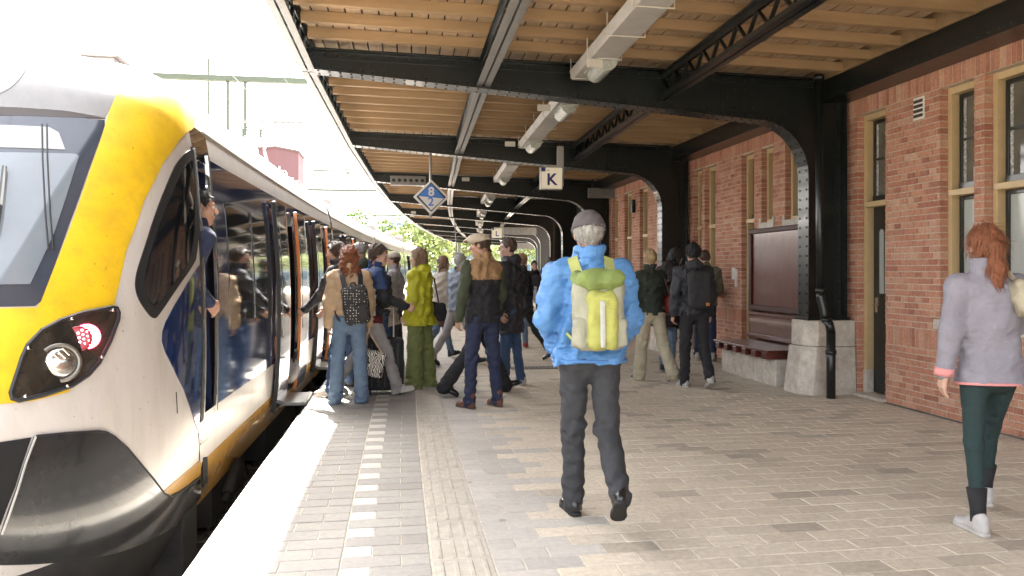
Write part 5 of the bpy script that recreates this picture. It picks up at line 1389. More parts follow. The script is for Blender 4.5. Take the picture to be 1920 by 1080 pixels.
    # ---- clothes
    def torso_f(s, drop=.06, puff=0., waist=1., top=.55, flare=0.):
        k = s.k; b = s.bulk
        sw = .168 if s.fem else .186
        hh = np.array([-drop-.02, -drop, -.02, .10, .2, .34, .44, .50, .545, .60])*k
        rx = (np.array([.172+flare, .178+flare, .174, .155*waist, .155*waist, .178 if not s.fem else .16, .185 if not s.fem else .165, .165 if not s.fem else .15, .10, .062])*b+puff)*k
        ry = (np.array([.126+flare, .132+flare, .132, .112*waist, .112*waist, .126, .122, .105, .08, .062])*b+puff)*k
        def f(P):
            Q = (P-s.hipc) @ s.T; x = np.interp(Q[:, 2], hh, rx); y = np.interp(Q[:, 2], hh, ry)
            u = np.sqrt((np.abs(Q[:, 0])/x)**2.3+(np.abs(Q[:, 1])/y)**2.3+1e-9)**(2/2.3)
            d = (np.sqrt(u)-1)*np.minimum(x, y)
            return np.maximum(d, np.maximum(-drop*k-Q[:, 2], Q[:, 2]-top*k))
        return f
    def top(s, m, name='jacket', drop=.06, puff=.0, waist=1., sleeve=.0, collar='stand', fold=.006, wl_=.10, sleeves=True, slm=None, hood_m=None, flare=0., post=None, mats=None, cuff=None, arm='LR', th=None):
        J, k = s.J, s.k; tf = s.torso_f(drop, puff, waist, .565 if collar != 'vest' else .55, flare)
        sh_r = (.066+puff*.6)*k
        def sl_f(P, grow=0.):
            d = np.full(len(P), 9., F32)
            for n_ in arm:
                r0, r1, r2 = (.064+puff*.55+sleeve)*k, (.054+puff*.5+sleeve)*k, (.044+puff*.3+sleeve*.6)*k
                q = smin(cap(P, J['sh'+n_], J['el'+n_], r0, r1), cap(P, J['el'+n_], J['wr'+n_]-J['hd'+n_]*.0*k, r1, r2), .03); d = np.minimum(d, q)
            return d-grow
        def f(P):
            d = tf(P)
            d = smin(d, cap(P, J['shL']-s.up*.0, J['shR'], sh_r*.86, sh_r*.86), .05*k)
            if sleeves and slm is None: d = smin(d, sl_f(P), .035*k)
            if collar == 'stand':
                c = np.abs(cap(P, J['neck']-s.up*.03*k, J['neck']+s.up*.075*k-s.fw*.008, .078*k, .083*k))-.009*k
                Q = (P-s.hipc) @ s.T; c = np.maximum(c, Q[:, 2]-.655*k); d = smin(d, np.maximum(c, .5*k-Q[:, 2]), .012*k)
            if collar == 'hood':
                d = smin(d, ell(P, J['neck']-s.fw*.075*k+s.up*.015*k, (.105*k, .07*k, .085*k), s.T), .03*k)
                c = np.abs(cap(P, J['neck']-s.up*.03*k, J['neck']+s.up*.05*k, .075*k, .085*k))-.010*k; Q = (P-s.hipc) @ s.T
                d = smin(d, np.maximum(c, np.maximum(.5*k-Q[:, 2], Q[:, 2]-.625*k)), .015*k)
            if collar == 'up':
                d = smin(d, ell(P, s.hc-s.fw*.03*k-s.up*.01, (.115*k, .125*k, .145*k), s.T), .03*k); Q = s.HP(P); d = smax(d, -ell(Q, (0, .11, -.01), (.075, .09, .105)), .015)
            return d+folds(P/k, fold, wl_)+folds(P/k, fold*.38, wl_*.42, (1, .8, 1.3))
        A = np.stack([J[q] for q in ('shL', 'shR', 'elL', 'elR', 'wrL', 'wrR', 'neck')]+[s.hipc-s.up*drop*k, s.hc]); lo, hi = A.min(0)-(.2+puff), A.max(0)+(.2+puff)
        ms = m if mats is None else [m]+mats
        o = s.mesh(name, f, lo, hi, ms, post=post)
        if sleeves and slm is not None: s.mesh('sleeves', lambda P: sl_f(P)+folds(P/k, fold, wl_*.8), lo, hi, slm)
        s._sl = sl_f
        if cuff is not None:
            mb = MB()
            for n_ in arm:
                a, d = J['wr'+n_], J['hd'+n_]; mb.tube([s.w(a-d*.035*k), s.w(a+d*.012*k)], [.052*k+puff*.3*k+sleeve*.6*k]*2, 14)
            mb.build('cuffs', cuff, s.root, smooth=True)
        return o
    def trousers(s, m, name='trousers', topz=.0, wide=0., flare=0., fold=.006, wl_=.09, waist=1., length=.02, slim=0.):
        J, k = s.J, s.k
        def f(P):
            d = ell(P, s.hipc+V3(0, -.012, .0)*k, (.152*k*waist, .112*k*waist, .14*k))
            for n_ in 'LR':
                an = J['an'+n_]+(J['an'+n_]-J['kn'+n_])/np.linalg.norm(J['an'+n_]-J['kn'+n_])*length*k
                r0, r1, r2 = (.088+wide*.6-slim*.5)*k, (.064+wide-slim)*k, (.056+wide+flare-slim)*k
                q = smin(cap(P, J['hip'+n_], J['kn'+n_], r0, r1), cap(P, J['kn'+n_], an, r1-.001, r2), .03*k)
                d = smin(d, q, .035*k)
                d = smin(d, ell(P, J['hip'+n_]+V3(0, -.055, .02)*k, (.085*k, .075*k, .1*k)), .04*k)
            n_ = folds(P/k, fold, wl_, (1, 1, .9)); a = np.minimum(np.linalg.norm(P-J['knL'], axis=1), np.linalg.norm(P-J['knR'], axis=1))
            b = np.minimum(np.linalg.norm(P-J['anL'], axis=1), np.linalg.norm(P-J['anR'], axis=1))
            return np.maximum(d+n_*(.55+.9*np.exp(-(a/.12)**2)+1.1*np.exp(-(b/.14)**2)), P[:, 2]-(s.hz+topz*k))
        A = np.stack([J[q+n_] for q in ('hip', 'kn', 'an') for n_ in 'LR']+[s.hipc]); g = .19+wide+flare
        lo, hi = A.min(0)-g, A.max(0)+g; lo[2] = max(lo[2], -.05)
        return s.mesh(name, f, lo, hi, m)
    def shoes(s, m, sole, name='shoe', high=.0, big=1., socks=None):
        for n_ in 'LR':
            k = s.k*big; an = s.J['an'+n_]; pt = s.J['fp'+n_]; Rf = rot('x', pt) if pt else np.eye(3, dtype=F32); Rf = (rot('z', 8 if n_ == 'L' else -8) @ Rf).astype(F32)
            o = an+Rf @ V3(0, 0, -.085*s.k)
            def fu(P):
                Q = (P-o) @ Rf/k
                d = smin(ell(Q, (0, -.025, .045), (.038, .048, .05)), cap(Q, (0, .0, .055), (0, .13, .028), .042, .030), .03); d = smin(d, ell(Q, (0, .135, .028), (.044, .06, .034)), .02)
                d = smin(d, cap(Q, (0, -.018, .06), (0, -.022, .09+high), .040, .042), .015)
                d = smin(d, cap(Q, (0, .035, .098), (0, .085, .072), .012, .012), .012)
                return np.maximum(d+folds(P, .0015, .03), .016-Q[:, 2])*k
            def fs(P):
                Q = (P-o) @ Rf/k; x = np.interp(Q[:, 1], [-.08, -.02, .04, .13, .2], [.03, .039, .036, .048, .03])
                d = np.abs(Q[:, 0])-x; d = np.maximum(d, np.maximum(-.076-Q[:, 1], Q[:, 1]-.197)); e = smax(d, ell(Q, (0, .06, 0), (.07, .139, .2)), .008)
                return np.maximum(e, np.maximum(.0-Q[:, 2], Q[:, 2]-.026))*k
            c = o+Rf @ V3(0, .06, .06); h = max(.0075, s.h*.62)
            up = s.mesh(name, fu, c-.19, c+.19+high, m, h=h); s.mesh('sole', fs, c-.19, c+.19, sole, h=h, parent=up)
            if socks:
                mb = MB(); a = s.J['kn'+n_]; mb.tube([s.w(an+(a-an)*.42), s.w(an+(a-an)*.15), s.w(an+V3(0, 0, -.03))], [.055*s.k, .043*s.k, .042*s.k], 14); mb.build('sock', socks, s.root, smooth=True)
    # ---- things carried
    def tp(s, x, y, z): return s.hipc+s.rt*x*s.k+s.fw*y*s.k+s.up*z*s.k   # torso point
    def strap(s, pts, w_, th, m, name, parent=None, top=None):
        mb = MB(); P = [s.w(p) for p in pts]; n = len(P); Vv = []
        for i in range(n):
            d = (P[min(i+1, n-1)]-P[max(0, i-1)]).normalized(); c = s.w(s.tp(0, 0, .3)); o = (P[i]-c); o = (o-d*o.dot(d)).normalized(); b = d.cross(o)
            Vv += [P[i]-b*w_/2-o*th/2, P[i]+b*w_/2-o*th/2, P[i]+b*w_/2+o*th/2, P[i]-b*w_/2+o*th/2]
        F = [(4*i+j, 4*i+(j+1) % 4, 4*i+4+(j+1) % 4, 4*i+4+j) for i in range(n-1) for j in range(4)]+[(0, 3, 2, 1), tuple(4*(n-1)+j for j in range(4))]
        mb.add(Vv, F); return mb.build(name, m, parent or s.root, smooth=False)
    def bag(s, name, label, cat, f, c, ext, m, h=None, group=None):
        c = np.asarray(c, F32); w0 = s.w(c); t = thing(name, label, cat, w0, group)
        pos, Fs = surfnet(f, c-np.asarray(ext, F32), c+np.asarray(ext, F32), h or s.h); return t, pos, Fs
    def bagpart(s, t, nm, f, c, ext, m, h=None, post=None):
        c = np.asarray(c, F32); pos, Fs = surfnet(f, c-np.asarray(ext, F32), c+np.asarray(ext, F32), h or s.h)
        W_ = pos @ s.Rw.T+s.loc-np.array(WL[t.name], F32); me = bpy.data.meshes.new(nm); me.from_pydata(W_.tolist(), [], Fs.tolist())
        for mm in (m if isinstance(m, (list, tuple)) else [m]): me.materials.append(mm)
        me.polygons.foreach_set('use_smooth', [True]*len(Fs))
        if post is not None: me.polygons.foreach_set('material_index', post(pos[Fs].mean(1)).astype(np.int32))
        o = bpy.data.objects.new(nm, me); COL.objects.link(o); o.parent = t; WL[o.name] = WL[t.name]; return o
    def backpack(s, label, m, size=(.15, .09, .23), y=-.22, z=.33, m2=None, straps=None, x=0., pocket=True, group=None, name='backpack', tilt=0, sw=.055, mtop=None):
        k = s.k; c = s.tp(x, y, z); Tm = s.T if not tilt else (s.T @ rot('y', tilt)).astype(F32)
        t = thing(name, label, 'backpack', s.w(c), group)
        b = np.array(size)*k
        s.bagpart(t, 'bag_body', lambda P: rbox(P, c, b, .062*k, Tm)+folds(P/k, .006, .10), c, b+.06, m)
        if pocket:
            c2 = c+Tm @ V3(0, -size[1]*.95, -size[2]*.40)*k; s.bagpart(t, 'front_pocket', lambda P: rbox(P, c2, b*np.array((.84, .36, .42)), .028*k, Tm)+folds(P/k, .003, .08), c2, b*.9+.03, m2 or m)
        if mtop is not None:
            c3 = c+Tm @ V3(0, -.005, size[2]*.93)*k; s.bagpart(t, 'top_flap', lambda P: rbox(P, c3, b*np.array((1.0, 1.05, .24)), .045*k, Tm)+folds(P/k, .009, .08), c3, b+.06, mtop)
        pt = s._padr if hasattr(s, '_padr') else .115
        for sd in (-1, 1):
            s.strap([s.tp(sd*.085+x*.5, y+size[1]*.5, z+size[2]*.80), s.tp(sd*.10+x*.3, -.125, .515), s.tp(sd*.108, -.06, .578), s.tp(sd*.108, .03, .578), s.tp(sd*.105, .13, .48), s.tp(sd*.12, .145, .30), s.tp(sd*.17, .04, .17), s.tp(sd*.12, y+size[1]*.6, z-size[2]*.8)], sw, .014, straps or m, 'shoulder_strap', t)
        mb = MB(); mb.tube([s.w(c+Tm @ V3(-.03, size[1]*.8, size[2])*k), s.w(c+Tm @ V3(-.02, size[1]*.9, size[2]+.035)*k), s.w(c+Tm @ V3(.02, size[1]*.9, size[2]+.035)*k), s.w(c+Tm @ V3(.03, size[1]*.8, size[2])*k)], .008, 6); mb.build('carry_loop', straps or m, t)
        return t, c, Tm
# ------------------------------------------------------------------ the people on the platform
C = {}
for n_, c_ in {'skyblue': (.105, .285, .60), 'charcoal': (.035, .036, .04), 'black': (.013, .013, .016), 'softblack': (.023, .023, .029), 'navy': (.018, .026, .065), 'tan': (.40, .24, .115), 'olive': (.045, .055, .028), 'denim': (.155, .23, .34),
               'denim_dark': (.045, .09, .19), 'beige': (.58, .40, .24), 'yellow': (.55, .53, .02), 'olive_light': (.20, .23, .075), 'cream': (.52, .46, .33), 'lilac': (.30, .285, .33), 'darkgreen': (.012, .032, .032), 'grey_light': (.38, .36, .36),
               'maroon': (.12, .012, .015), 'khaki': (.17, .165, .115), 'greyblue': (.24, .27, .33), 'rust': (.28, .05, .03), 'sand': (.50, .43, .36), 'royal': (.02, .10, .42), 'orange': (.60, .20, .05), 'white': (.5, .48, .46), 'jacketblue': (.03, .06, .17)}.items():
    C[n_] = cloth('cloth_'+n_, tuple(q*(.74 if max(c_) > .1 else .9) for q in c_), bump=.25 if n_ not in ('skyblue', 'yellow') else .15, rough=.8 if n_ not in ('skyblue', 'yellow', 'softblack') else .6)
H_ = {'white': hairm('hair_white', (.36, .345, .31)), 'grey': hairm('hair_grey', (.24, .22, .21)), 'black': hairm('hair_black', (.010, .009, .009)), 'brown': hairm('hair_brown', (.06, .033, .02)), 'auburn': hairm('hair_auburn', (.25, .085, .035)),
      'red': hairm('hair_red', (.27, .095, .042)), 'blonde': hairm('hair_blonde', (.38, .26, .13)), 'ginger': hairm('hair_ginger', (.36, .16, .08)), 'lightbrown': hairm('hair_light_brown', (.20, .12, .07))}
L_blk = mat('black_leather', (.012, .012, .013), .25, var=.2, scale=30, bump=.25, bscale=90, coat=.3); L_brn = mat('brown_leather', (.13, .045, .028), .4, var=.3, scale=20, bump=.3, bscale=70)
S_blk = mat('black_rubber_sole', (.012, .012, .012), .7); S_wht = mat('white_rubber_sole', (.42, .40, .37), .6, var=.1, scale=20); S_brn = mat('brown_sole', (.10, .06, .04), .7)
K_wht = mat('white_sneaker', (.42, .40, .385), .55, var=.1, scale=25, bump=.2); K_gry = mat('grey_sneaker', (.36, .34, .32), .6, var=.2, scale=25, bump=.3); K_dk = mat('dark_sneaker', (.03, .03, .035), .6, var=.3, scale=25)
K_bei = mat('beige_sneaker', (.48, .42, .35), .6, var=.15, scale=25)
STAND = ((2, 2, 4), (-2, 2, 4))
# 1 -- older man in the sky blue jacket, walking away
p = Person('older man in a sky blue jacket and grey cap walking away', at(1072, 958), 4, H=1.80, h=.0095, legs=((4, 3, 0), (-9, 40, 0)), arms=((-4, 13, 50, 22), (-4, 13, 50, 22)), lean=3, bulk=1.02)
p.body(SKIN2); p.hair(H_['white'], 'short', .012, True); p.cap_(cloth('cap_taupe', (.085, .073, .074)), 'beanie')
p.top(C['skyblue'], drop=.035, puff=.021, waist=1.08, sleeve=.012, collar='stand', fold=.012, wl_=.13, flare=.012, cuff=cloth('cuff_blue', (.07, .19, .42)))
mb = MB(); mb.tube([p.w(p.tp(.217*math.cos(a), .168*math.sin(a), -.022)) for a in np.linspace(0, 2*PI, 33)], .011, 6); mb.build('hem_band', cloth('cuff_blue', (.07, .19, .42)), p.root, smooth=True)
p.trousers(C['charcoal'], wide=.006, fold=.008); p.shoes(L_blk, S_blk)
lime = cloth('pack_lime', (.17, .225, .06)); lemon = cloth('pack_lemon', (.34, .345, .085)); gry = cloth('pack_grey', (.29, .285, .21))
t, c, Tm = p.backpack('yellow, lime and pale grey hiking backpack on the man in the sky blue jacket', gry, size=(.142, .095, .205), y=-.27, z=.255, straps=cloth('pack_strap', (.36, .38, .12)), pocket=False, sw=.062)
p.bagpart(t, 'lid', lambda P: rbox(P, c+Tm @ V3(0, -.02, .185), (.14, .115, .055), .05, Tm)+folds(P, .012, .09), c+Tm @ V3(0, -.02, .185), (.2, .2, .12), lime)
p.bagpart(t, 'front_panel', lambda P: rbox(P, c+Tm @ V3(.005, -.085, -.035), (.085, .045, .16), .04, Tm)+folds(P, .008, .09), c+Tm @ V3(0, -.085, -.035), (.16, .12, .24), lemon)
for sd in (-1, 1): p.bagpart(t, 'side_pocket', lambda P: rbox(P, c+Tm @ V3(sd*.112, -.035, -.11), (.036, .07, .085), .03, Tm)+folds(P, .006, .07), c+Tm @ V3(sd*.145, -.035, -.12), (.09, .12, .16), gry)
p.bagpart(t, 'daisy_strip', lambda P: rbox(P, c+Tm @ V3(.0, -.133, -.06), (.016, .008, .13), .006, Tm), c+Tm @ V3(0, -.133, -.06), (.05, .03, .17), cloth('pack_strip', (.40, .40, .36)), h=.008)
p.strap([p.tp(-.11, -.35, .33), p.tp(0, -.375, .325), p.tp(.11, -.35, .33)], .02, .008, cloth('pack_strip', (.40, .40, .36)), 'compression_strap', t)
# 2 -- red-haired woman at the right edge
p = Person('woman with long red ponytail, lilac grey top and dark green leggings', at(1826, 996), 12, H=1.72, h=.0095, legs=((-6, 4, 3), (28, 16, 3)), arms=((-14, 16, 22, 4), (24, 12, 40, 6)), lean=4, female=True)
p.body(SKIN2, curl=20); p.hair(H_['red'], 'ponytail', .014)
p.top(C['lilac'], 'sports_top', drop=.085, flare=.012, puff=.004, waist=1.0, collar='stand', fold=.004, wl_=.14, cuff=cloth('cuff_pink', (.62, .25, .24)))
mb = MB(); mb.tube([p.w(p.tp(.193*math.cos(a)*1., .148*math.sin(a), -.08)) for a in np.linspace(0, 2*PI, 25)], .008, 6); mb.build('pink_hem', cloth('cuff_pink', (.62, .25, .24)), p.root)
p.trousers(C['darkgreen'], 'leggings', wide=-.004, fold=.002, slim=.010, length=-.12, waist=.90, topz=-.07); p.shoes(K_wht, S_wht, 'sneaker', socks=C['black'])
c = p.tp(.22, -.12, .42); t = thing('shoulder_bag', 'cream canvas bag hanging from the shoulder of the red-haired woman', 'bag', p.w(c))
p.bagpart(t, 'bag_body', lambda P: rbox(P, c, (.14, .07, .10), .045, p.T)+folds(P, .01, .1), c, (.22, .16, .18), C['cream']); p.strap([p.tp(.12, -.13, .48), p.tp(.10, -.03, .585), p.tp(.16, .08, .5), p.tp(.26, .0, .42)], .035, .01, C['cream'], 'strap', t)
# 3 -- man in flat cap and two-tone vest
p = Person('man in beige flat cap and tan and black vest, hands in his pockets', at(905, 763), -28, H=1.86, h=.012, legs=((2, 2, 5), (-3, 3, 4)), arms=((-4, 14, 20, 6), (4, 13, 22, 8)), lean=0, head=(-40, 6), anchor='C')
p.body(SKIN); p.hair(H_['brown'], 'short', .006, True); p.cap_(cloth('cap_beige', (.46, .38, .28)), 'flat')
zz = p.tp(0, 0, .375)[2]
p.top(C['black'], 'vest', drop=.07, puff=.012, waist=1.08, collar='stand', slm=C['olive'], fold=.007, mats=[C['tan']], post=lambda q: (q[:, 2] > zz).astype(int))
p.trousers(C['navy'], fold=.010, wide=.004); p.shoes(L_brn, S_brn, 'boot', high=.05)
# 4 -- man with glasses, dark hooded coat
p = Person('man with glasses in a long black hooded coat standing beside the capped man', at(957, 724), -62, H=1.87, h=.013, legs=((3, 3, 3), (-4, 4, 3)), arms=((0, 8, 14, 3), (2, 8, 14, 4)), lean=1, head=(-22, 2), anchor='C')
p.body(SKIN2); p.hair(H_['brown'], 'short', .010); p.glasses(S_blk); p.top(C['softblack'], 'coat', drop=.30, puff=.012, waist=1.1, collar='hood', fold=.008); p.trousers(C['denim_dark'], fold=.008); p.shoes(K_gry, S_wht, 'sneaker')
# 5 -- yellow jacket woman
p = Person('woman in a bright yellow jacket and wide olive trousers standing by the tactile strip', at(788, 726), -58, H=1.74, h=.012, legs=((2, 2, 3), (-2, 2, 3)), arms=((-4, 9, 28, 5), (2, 10, 40, 10)), lean=1, female=True, anchor='C', bulk=1.05, head=(-10, 0))
p.body(SKIN2); p.hair(H_['lightbrown'], 'bob', .014); p.top(C['yellow'], drop=.14, puff=.018, waist=1.08, collar='hood', fold=.008, wl_=.12, flare=.035); p.trousers(C['olive_light'], wide=.035, flare=.02, fold=.011, length=.055); p.shoes(L_blk, S_blk)
c = p.tp(.20, -.10, .02); t = thing('shoulder_bag', 'black shoulder bag at the hip of the woman in yellow', 'bag', p.w(c)); p.bagpart(t, 'bag_body', lambda P: rbox(P, c, (.06, .16, .12), .05, p.T)+folds(P, .01, .1), c, (.13, .24, .2), C['black'])
p.strap([p.tp(.19, -.17, .12), p.tp(.15, -.13, .45), p.tp(.10, -.02, .595), p.tp(.14, .12, .45), p.tp(.20, .03, .12)], .03, .01, C['black'], 'strap', t)
mb = MB(); a, b = p.J['elR'], p.J['wrR']; mb.bar(p.w(a*.5+b*.5+p.rt*.072-p.fw*.02), p.w(a*.1+b*.9+p.rt*.066-p.fw*.02), .02, .006); mb.build('reflective_tab', K_wht, p.root)
# 6 -- young man stepping right
p = Person('young man in navy and white jacket striding to the right in grey trousers', at(752, 741), 82, H=1.80, h=.012, legs=((-16, 22, 2), (24, 8, 2)), arms=((-12, 8, 30, 4), (18, 8, 50, 10)), lean=7, head=(6, 4), anchor='R')
z1, z2 = p.tp(0, 0, .33)[2], p.tp(0, 0, .02)[2]
p.body(SKIN2); p.hair(H_['brown'], 'short', .016); p.top(C['white'], 'jacket', drop=.05, puff=.012, collar='stand', fold=.009, mats=[C['jacketblue'], C['maroon'], C['black']], post=lambda q: np.where(q[:, 2] > z1, 1, np.where(q[:, 2] < z2, 2, np.where(q[:, 1] > .045, 3, 0))).astype(int))
p.trousers(C['grey_light'], fold=.008, wide=.008); p.shoes(K_gry, S_wht, 'sneaker')
# 7 -- curly auburn haired woman with polka dot backpack
p = Person('woman with curly auburn hair, beige cropped jacket and light blue jeans seen from behind', at(655, 756), -4, H=1.72, h=.012, legs=((1, 1, 5), (-1, 1, 4)), arms=((-3, 10, 10, 2), (4, 9, 8, 2)), lean=1, female=True, anchor='C', head=(-8, 4))
p.body(SKIN2); p.hair(H_['auburn'], 'curly', .02); p.top(C['beige'], drop=-.06, puff=.018, waist=1.12, sleeve=.014, collar='stand', fold=.008); p.top(C['black'], 'shirt', drop=.02, puff=.0, sleeves=False, collar='vest', fold=.002)
p.trousers(C['denim'], 'jeans', wide=.014, flare=.012, fold=.008, length=.05, topz=.10); p.shoes(L_brn, S_brn)
dots = bpy.data.materials.new('polka_dot_fabric'); dots.use_nodes = True; N_ = dots.node_tree.nodes; Lk = dots.node_tree.links; b_ = N_['Principled BSDF']; b_.inputs['Roughness'].default_value = .8
tc = N_.new('ShaderNodeTexCoord'); vo = N_.new('ShaderNodeTexVoronoi'); vo.inputs['Scale'].default_value = 34; vo.inputs['Randomness'].default_value = .35; Lk.new(tc.outputs['Object'], vo.inputs['Vector'])
lt = N_.new('ShaderNodeMath'); lt.operation = 'LESS_THAN'; lt.inputs[1].default_value = .20; Lk.new(vo.outputs['Distance'], lt.inputs[0]); mx_ = N_.new('ShaderNodeMix'); mx_.data_type = 'RGBA'; mx_.inputs[6].default_value = (.022, .021, .022, 1); mx_.inputs[7].default_value = (.62, .58, .5, 1); Lk.new(lt.outputs[0], mx_.inputs[0]); Lk.new(mx_.outputs[2], b_.inputs['Base Color'])
p.backpack('black backpack with small white polka dots on the auburn haired woman', dots, size=(.145, .085, .215), y=-.235, z=.19, x=.07, straps=C['softblack'], tilt=-8)
pat = bpy.data.materials.new('black_white_print'); pat.use_nodes = True; N_ = pat.node_tree.nodes; Lk = pat.node_tree.links; b_ = N_['Principled BSDF']; tc = N_.new('ShaderNodeTexCoord')
nz_ = N_.new('ShaderNodeTexWave'); nz_.inputs['Scale'].default_value = 16; nz_.inputs['Distortion'].default_value = 14; nz_.inputs['Detail'].default_value = 1; Lk.new(tc.outputs['Object'], nz_.inputs['Vector']); cr_ = N_.new('ShaderNodeValToRGB'); cr_.color_ramp.elements[0].position = .48; cr_.color_ramp.elements[1].position = .54
cr_.color_ramp.elements[0].color = (.015, .014, .015, 1); cr_.color_ramp.elements[1].color = (.60, .56, .5, 1); Lk.new(nz_.outputs['Fac'], cr_.inputs[0]); Lk.new(cr_.outputs[0], b_.inputs['Base Color']); b_.inputs['Roughness'].default_value = .85
hd = p.J['wrR']+p.J['hdR']*.09; c = hd+V3(.03, .02, -.36); t = thing('tote_bag', 'black and white patterned tote bag hanging from the hand of the auburn haired woman', 'bag', p.w(c)); Rt = rot('y', 12)
p.bagpart(t, 'bag_body', lambda P: rbox(P, c, (.145+.0*P[:, 0].mean(), .07, .145), .03, Rt)+folds(P, .010, .12), c, (.24, .17, .24), pat)
for sd in (-1, 1):
    mb = MB(); mb.tube([p.w(c+Rt @ V3(-.09, sd*.05, .13)), p.w(hd+V3(-.02, sd*.02, -.06)), p.w(hd+V3(0, 0, -.0)), p.w(hd+V3(.03, sd*.02, -.06)), p.w(c+Rt @ V3(.09, sd*.05, .13))], .009, 6); mb.build('handle', C['beige'], t)
# 8 -- person boarding, behind her
p = Person('dark haired man in black jacket and jeans stepping towards the train door', at(612, 744), -70, H=1.80, h=.014, legs=((12, 6, 3), (-14, 12, 3)), arms=((26, 6, 24, 6), (10, 8, 40, 6)), lean=10, anchor='L')
p.body(SKIN2); p.hair(H_['brown'], 'short', .016); p.top(C['softblack'], drop=.05, puff=.014, collar='stand', fold=.008); p.trousers(C['denim_dark'], 'jeans', fold=.008); p.shoes(K_bei, S_wht, 'sneaker')
# 9 -- grey-haired man with blue and orange backpack
q = at(676, 722); p = Person('grey haired man with glasses in a dark green jacket facing the train', q, -38, H=1.82, h=.014, legs=STAND, arms=((-2, 9, 10, 3), (3, 9, 14, 3)), lean=1, head=(-25, 4), anchor='C')
p.body(SKIN2); p.hair(H_['grey'], 'short', .003); p.glasses(S_blk); p.top(C['olive'], drop=.06, puff=.014, collar='hood', fold=.008); p.trousers(C['denim_dark'], fold=.007); p.shoes(K_dk, S_blk)
p.backpack('blue backpack with orange sides worn by the grey haired man', C['royal'], size=(.14, .10, .22), y=-.235, z=.30, m2=C['orange'], straps=C['black'])
# 10.. people further along the train
def simple(label, uv, hdg, H, hair, style, topm, trm, shm, sole, h=.018, cap=None, arms=((0, 8, 14, 3), (3, 8, 16, 3)), legs=STAND, drop=.06, collar='stand', fem=False, lean=2, head=(0, 0), wide=0., flare=0., sk=SKIN2, name='jacket', puff=.012, bulk=1., group=None):
    p = Person(label, at(*uv), hdg, H=H, h=h, legs=legs, arms=arms, lean=lean, head=head, anchor='C', female=fem, bulk=bulk, group=group)
    p.body(sk); p.hair(H_[hair], style, .012, cap is not None)
    if cap: p.cap_(cap[0], cap[1])
    p.top(topm, name, drop=drop, puff=puff, collar=collar, fold=.008); p.trousers(trm, fold=.007, wide=wide, flare=flare); p.shoes(shm, sole); return p
WALK = ((20, 6, 2), (-18, 14, 2)); WALK2 = ((-20, 16, 2), (22, 8, 2))
simple('ginger haired person half hidden behind the blue backpack', (706, 702), -20, 1.66, 'ginger', 'bob', C['charcoal'], C['denim_dark'], K_dk, S_blk, fem=True)
simple('person in a beige coat bending behind the young man with grey trousers', (724, 698), -75, 1.70, 'brown', 'short', C['sand'], C['denim_dark'], K_dk, S_blk, lean=16, drop=.25, name='coat')
simple('person in a pale peaked cap boarding the train further along', (742, 688), -80, 1.74, 'brown', 'short', C['grey_light'], C['charcoal'], K_dk, S_blk, cap=(C['sand'], 'cap'))
simple('dark haired person in a dark coat far along the train side', (712, 676), -60, 1.72, 'brown', 'short', C['charcoal'], C['black'], K_dk, S_blk)
p = simple('woman in a beige coat and pale jeans walking right with a brown bag', (826, 672), 70, 1.72, 'lightbrown', 'bob', C['sand'], C['denim'], K_dk, S_blk, fem=True, drop=.12, legs=WALK, lean=4)
c = p.tp(.16, .08, -.22); t = thing('handbag', 'dark brown handbag carried by the woman in the beige coat', 'bag', p.w(c)); p.bagpart(t, 'bag_body', lambda P: rbox(P, c, (.06, .17, .13), .04)+folds(P, .008, .1), c, (.12, .25, .2), mat('brown_bag', (.10, .035, .03), .6)); mb = MB(); mb.tube([p.w(c+V3(0, -.1, .12)), p.w(p.J['wrR']+p.J['hdR']*.08), p.w(c+V3(0, .1, .12))], .01, 6); mb.build('handle', L_brn, t)
simple('white haired person in a grey jacket right of the woman in yellow', (858, 684), 60, 1.75, 'white', 'short', C['greyblue'], C['grey_light'], K_dk, S_blk, legs=WALK2, lean=4)
# 13 -- strider hidden behind the capped man
p = Person('person in dark coat and flared black trousers striding behind the capped man', at(898, 739), 84, H=1.78, h=.014, legs=((25, 4, 2), (-22, 14, 2)), arms=((20, 8, 20, 3), (-18, 8, 18, 3)), lean=5, anchor='C')
p.body(SKIN2); p.hair(H_['brown'], 'short', .014); p.top(C['charcoal'], 'coat', drop=.16, puff=.01, collar='stand'); p.trousers(C['black'], fold=.006, wide=.008, flare=.022, length=.05); p.shoes(L_blk, S_blk)
# 14 -- brown haired person in black, walking
p = Person('person with a tan cap and black jacket just left of the blue jacket', at(984, 676), -75, H=1.78, h=.015, legs=((26, 6, 2), (-24, 12, 2)), arms=((4, 8, 30, 4), (10, 8, 40, 4)), lean=5, anchor='C')
p.body(SKIN2); p.hair(H_['lightbrown'], 'short', .014, True); p.cap_(C['tan'], 'cap'); p.top(C['softblack'], drop=.05, puff=.012, collar='stand'); p.trousers(C['black'], fold=.006, wide=.006, flare=.014); p.shoes(L_blk, S_blk)
p.backpack('black backpack with a pale bottle in its side pocket', C['black'], size=(.14, .08, .21), y=-.22, z=.28, straps=C['softblack'])
c = p.tp(-.16, -.20, .14); t = thing('bottle', 'pale drinking bottle in the side of a black backpack', 'bottle', p.w(c)); mb = MB(); mb.tube([p.w(c+V3(0, 0, -.1)), p.w(c+V3(0, 0, .09)), p.w(c+V3(0, 0, .12))], [.036, .036, .02], 12); mb.build('bottle_body', mat('bottle_grey', (.35, .34, .33), .35), t, smooth=True); mb = MB(); mb.tube([p.w(c+V3(0, 0, .121)), p.w(c+V3(0, 0, .16))], .024, 12); mb.build('bottle_cap', S_wht, t, smooth=True)
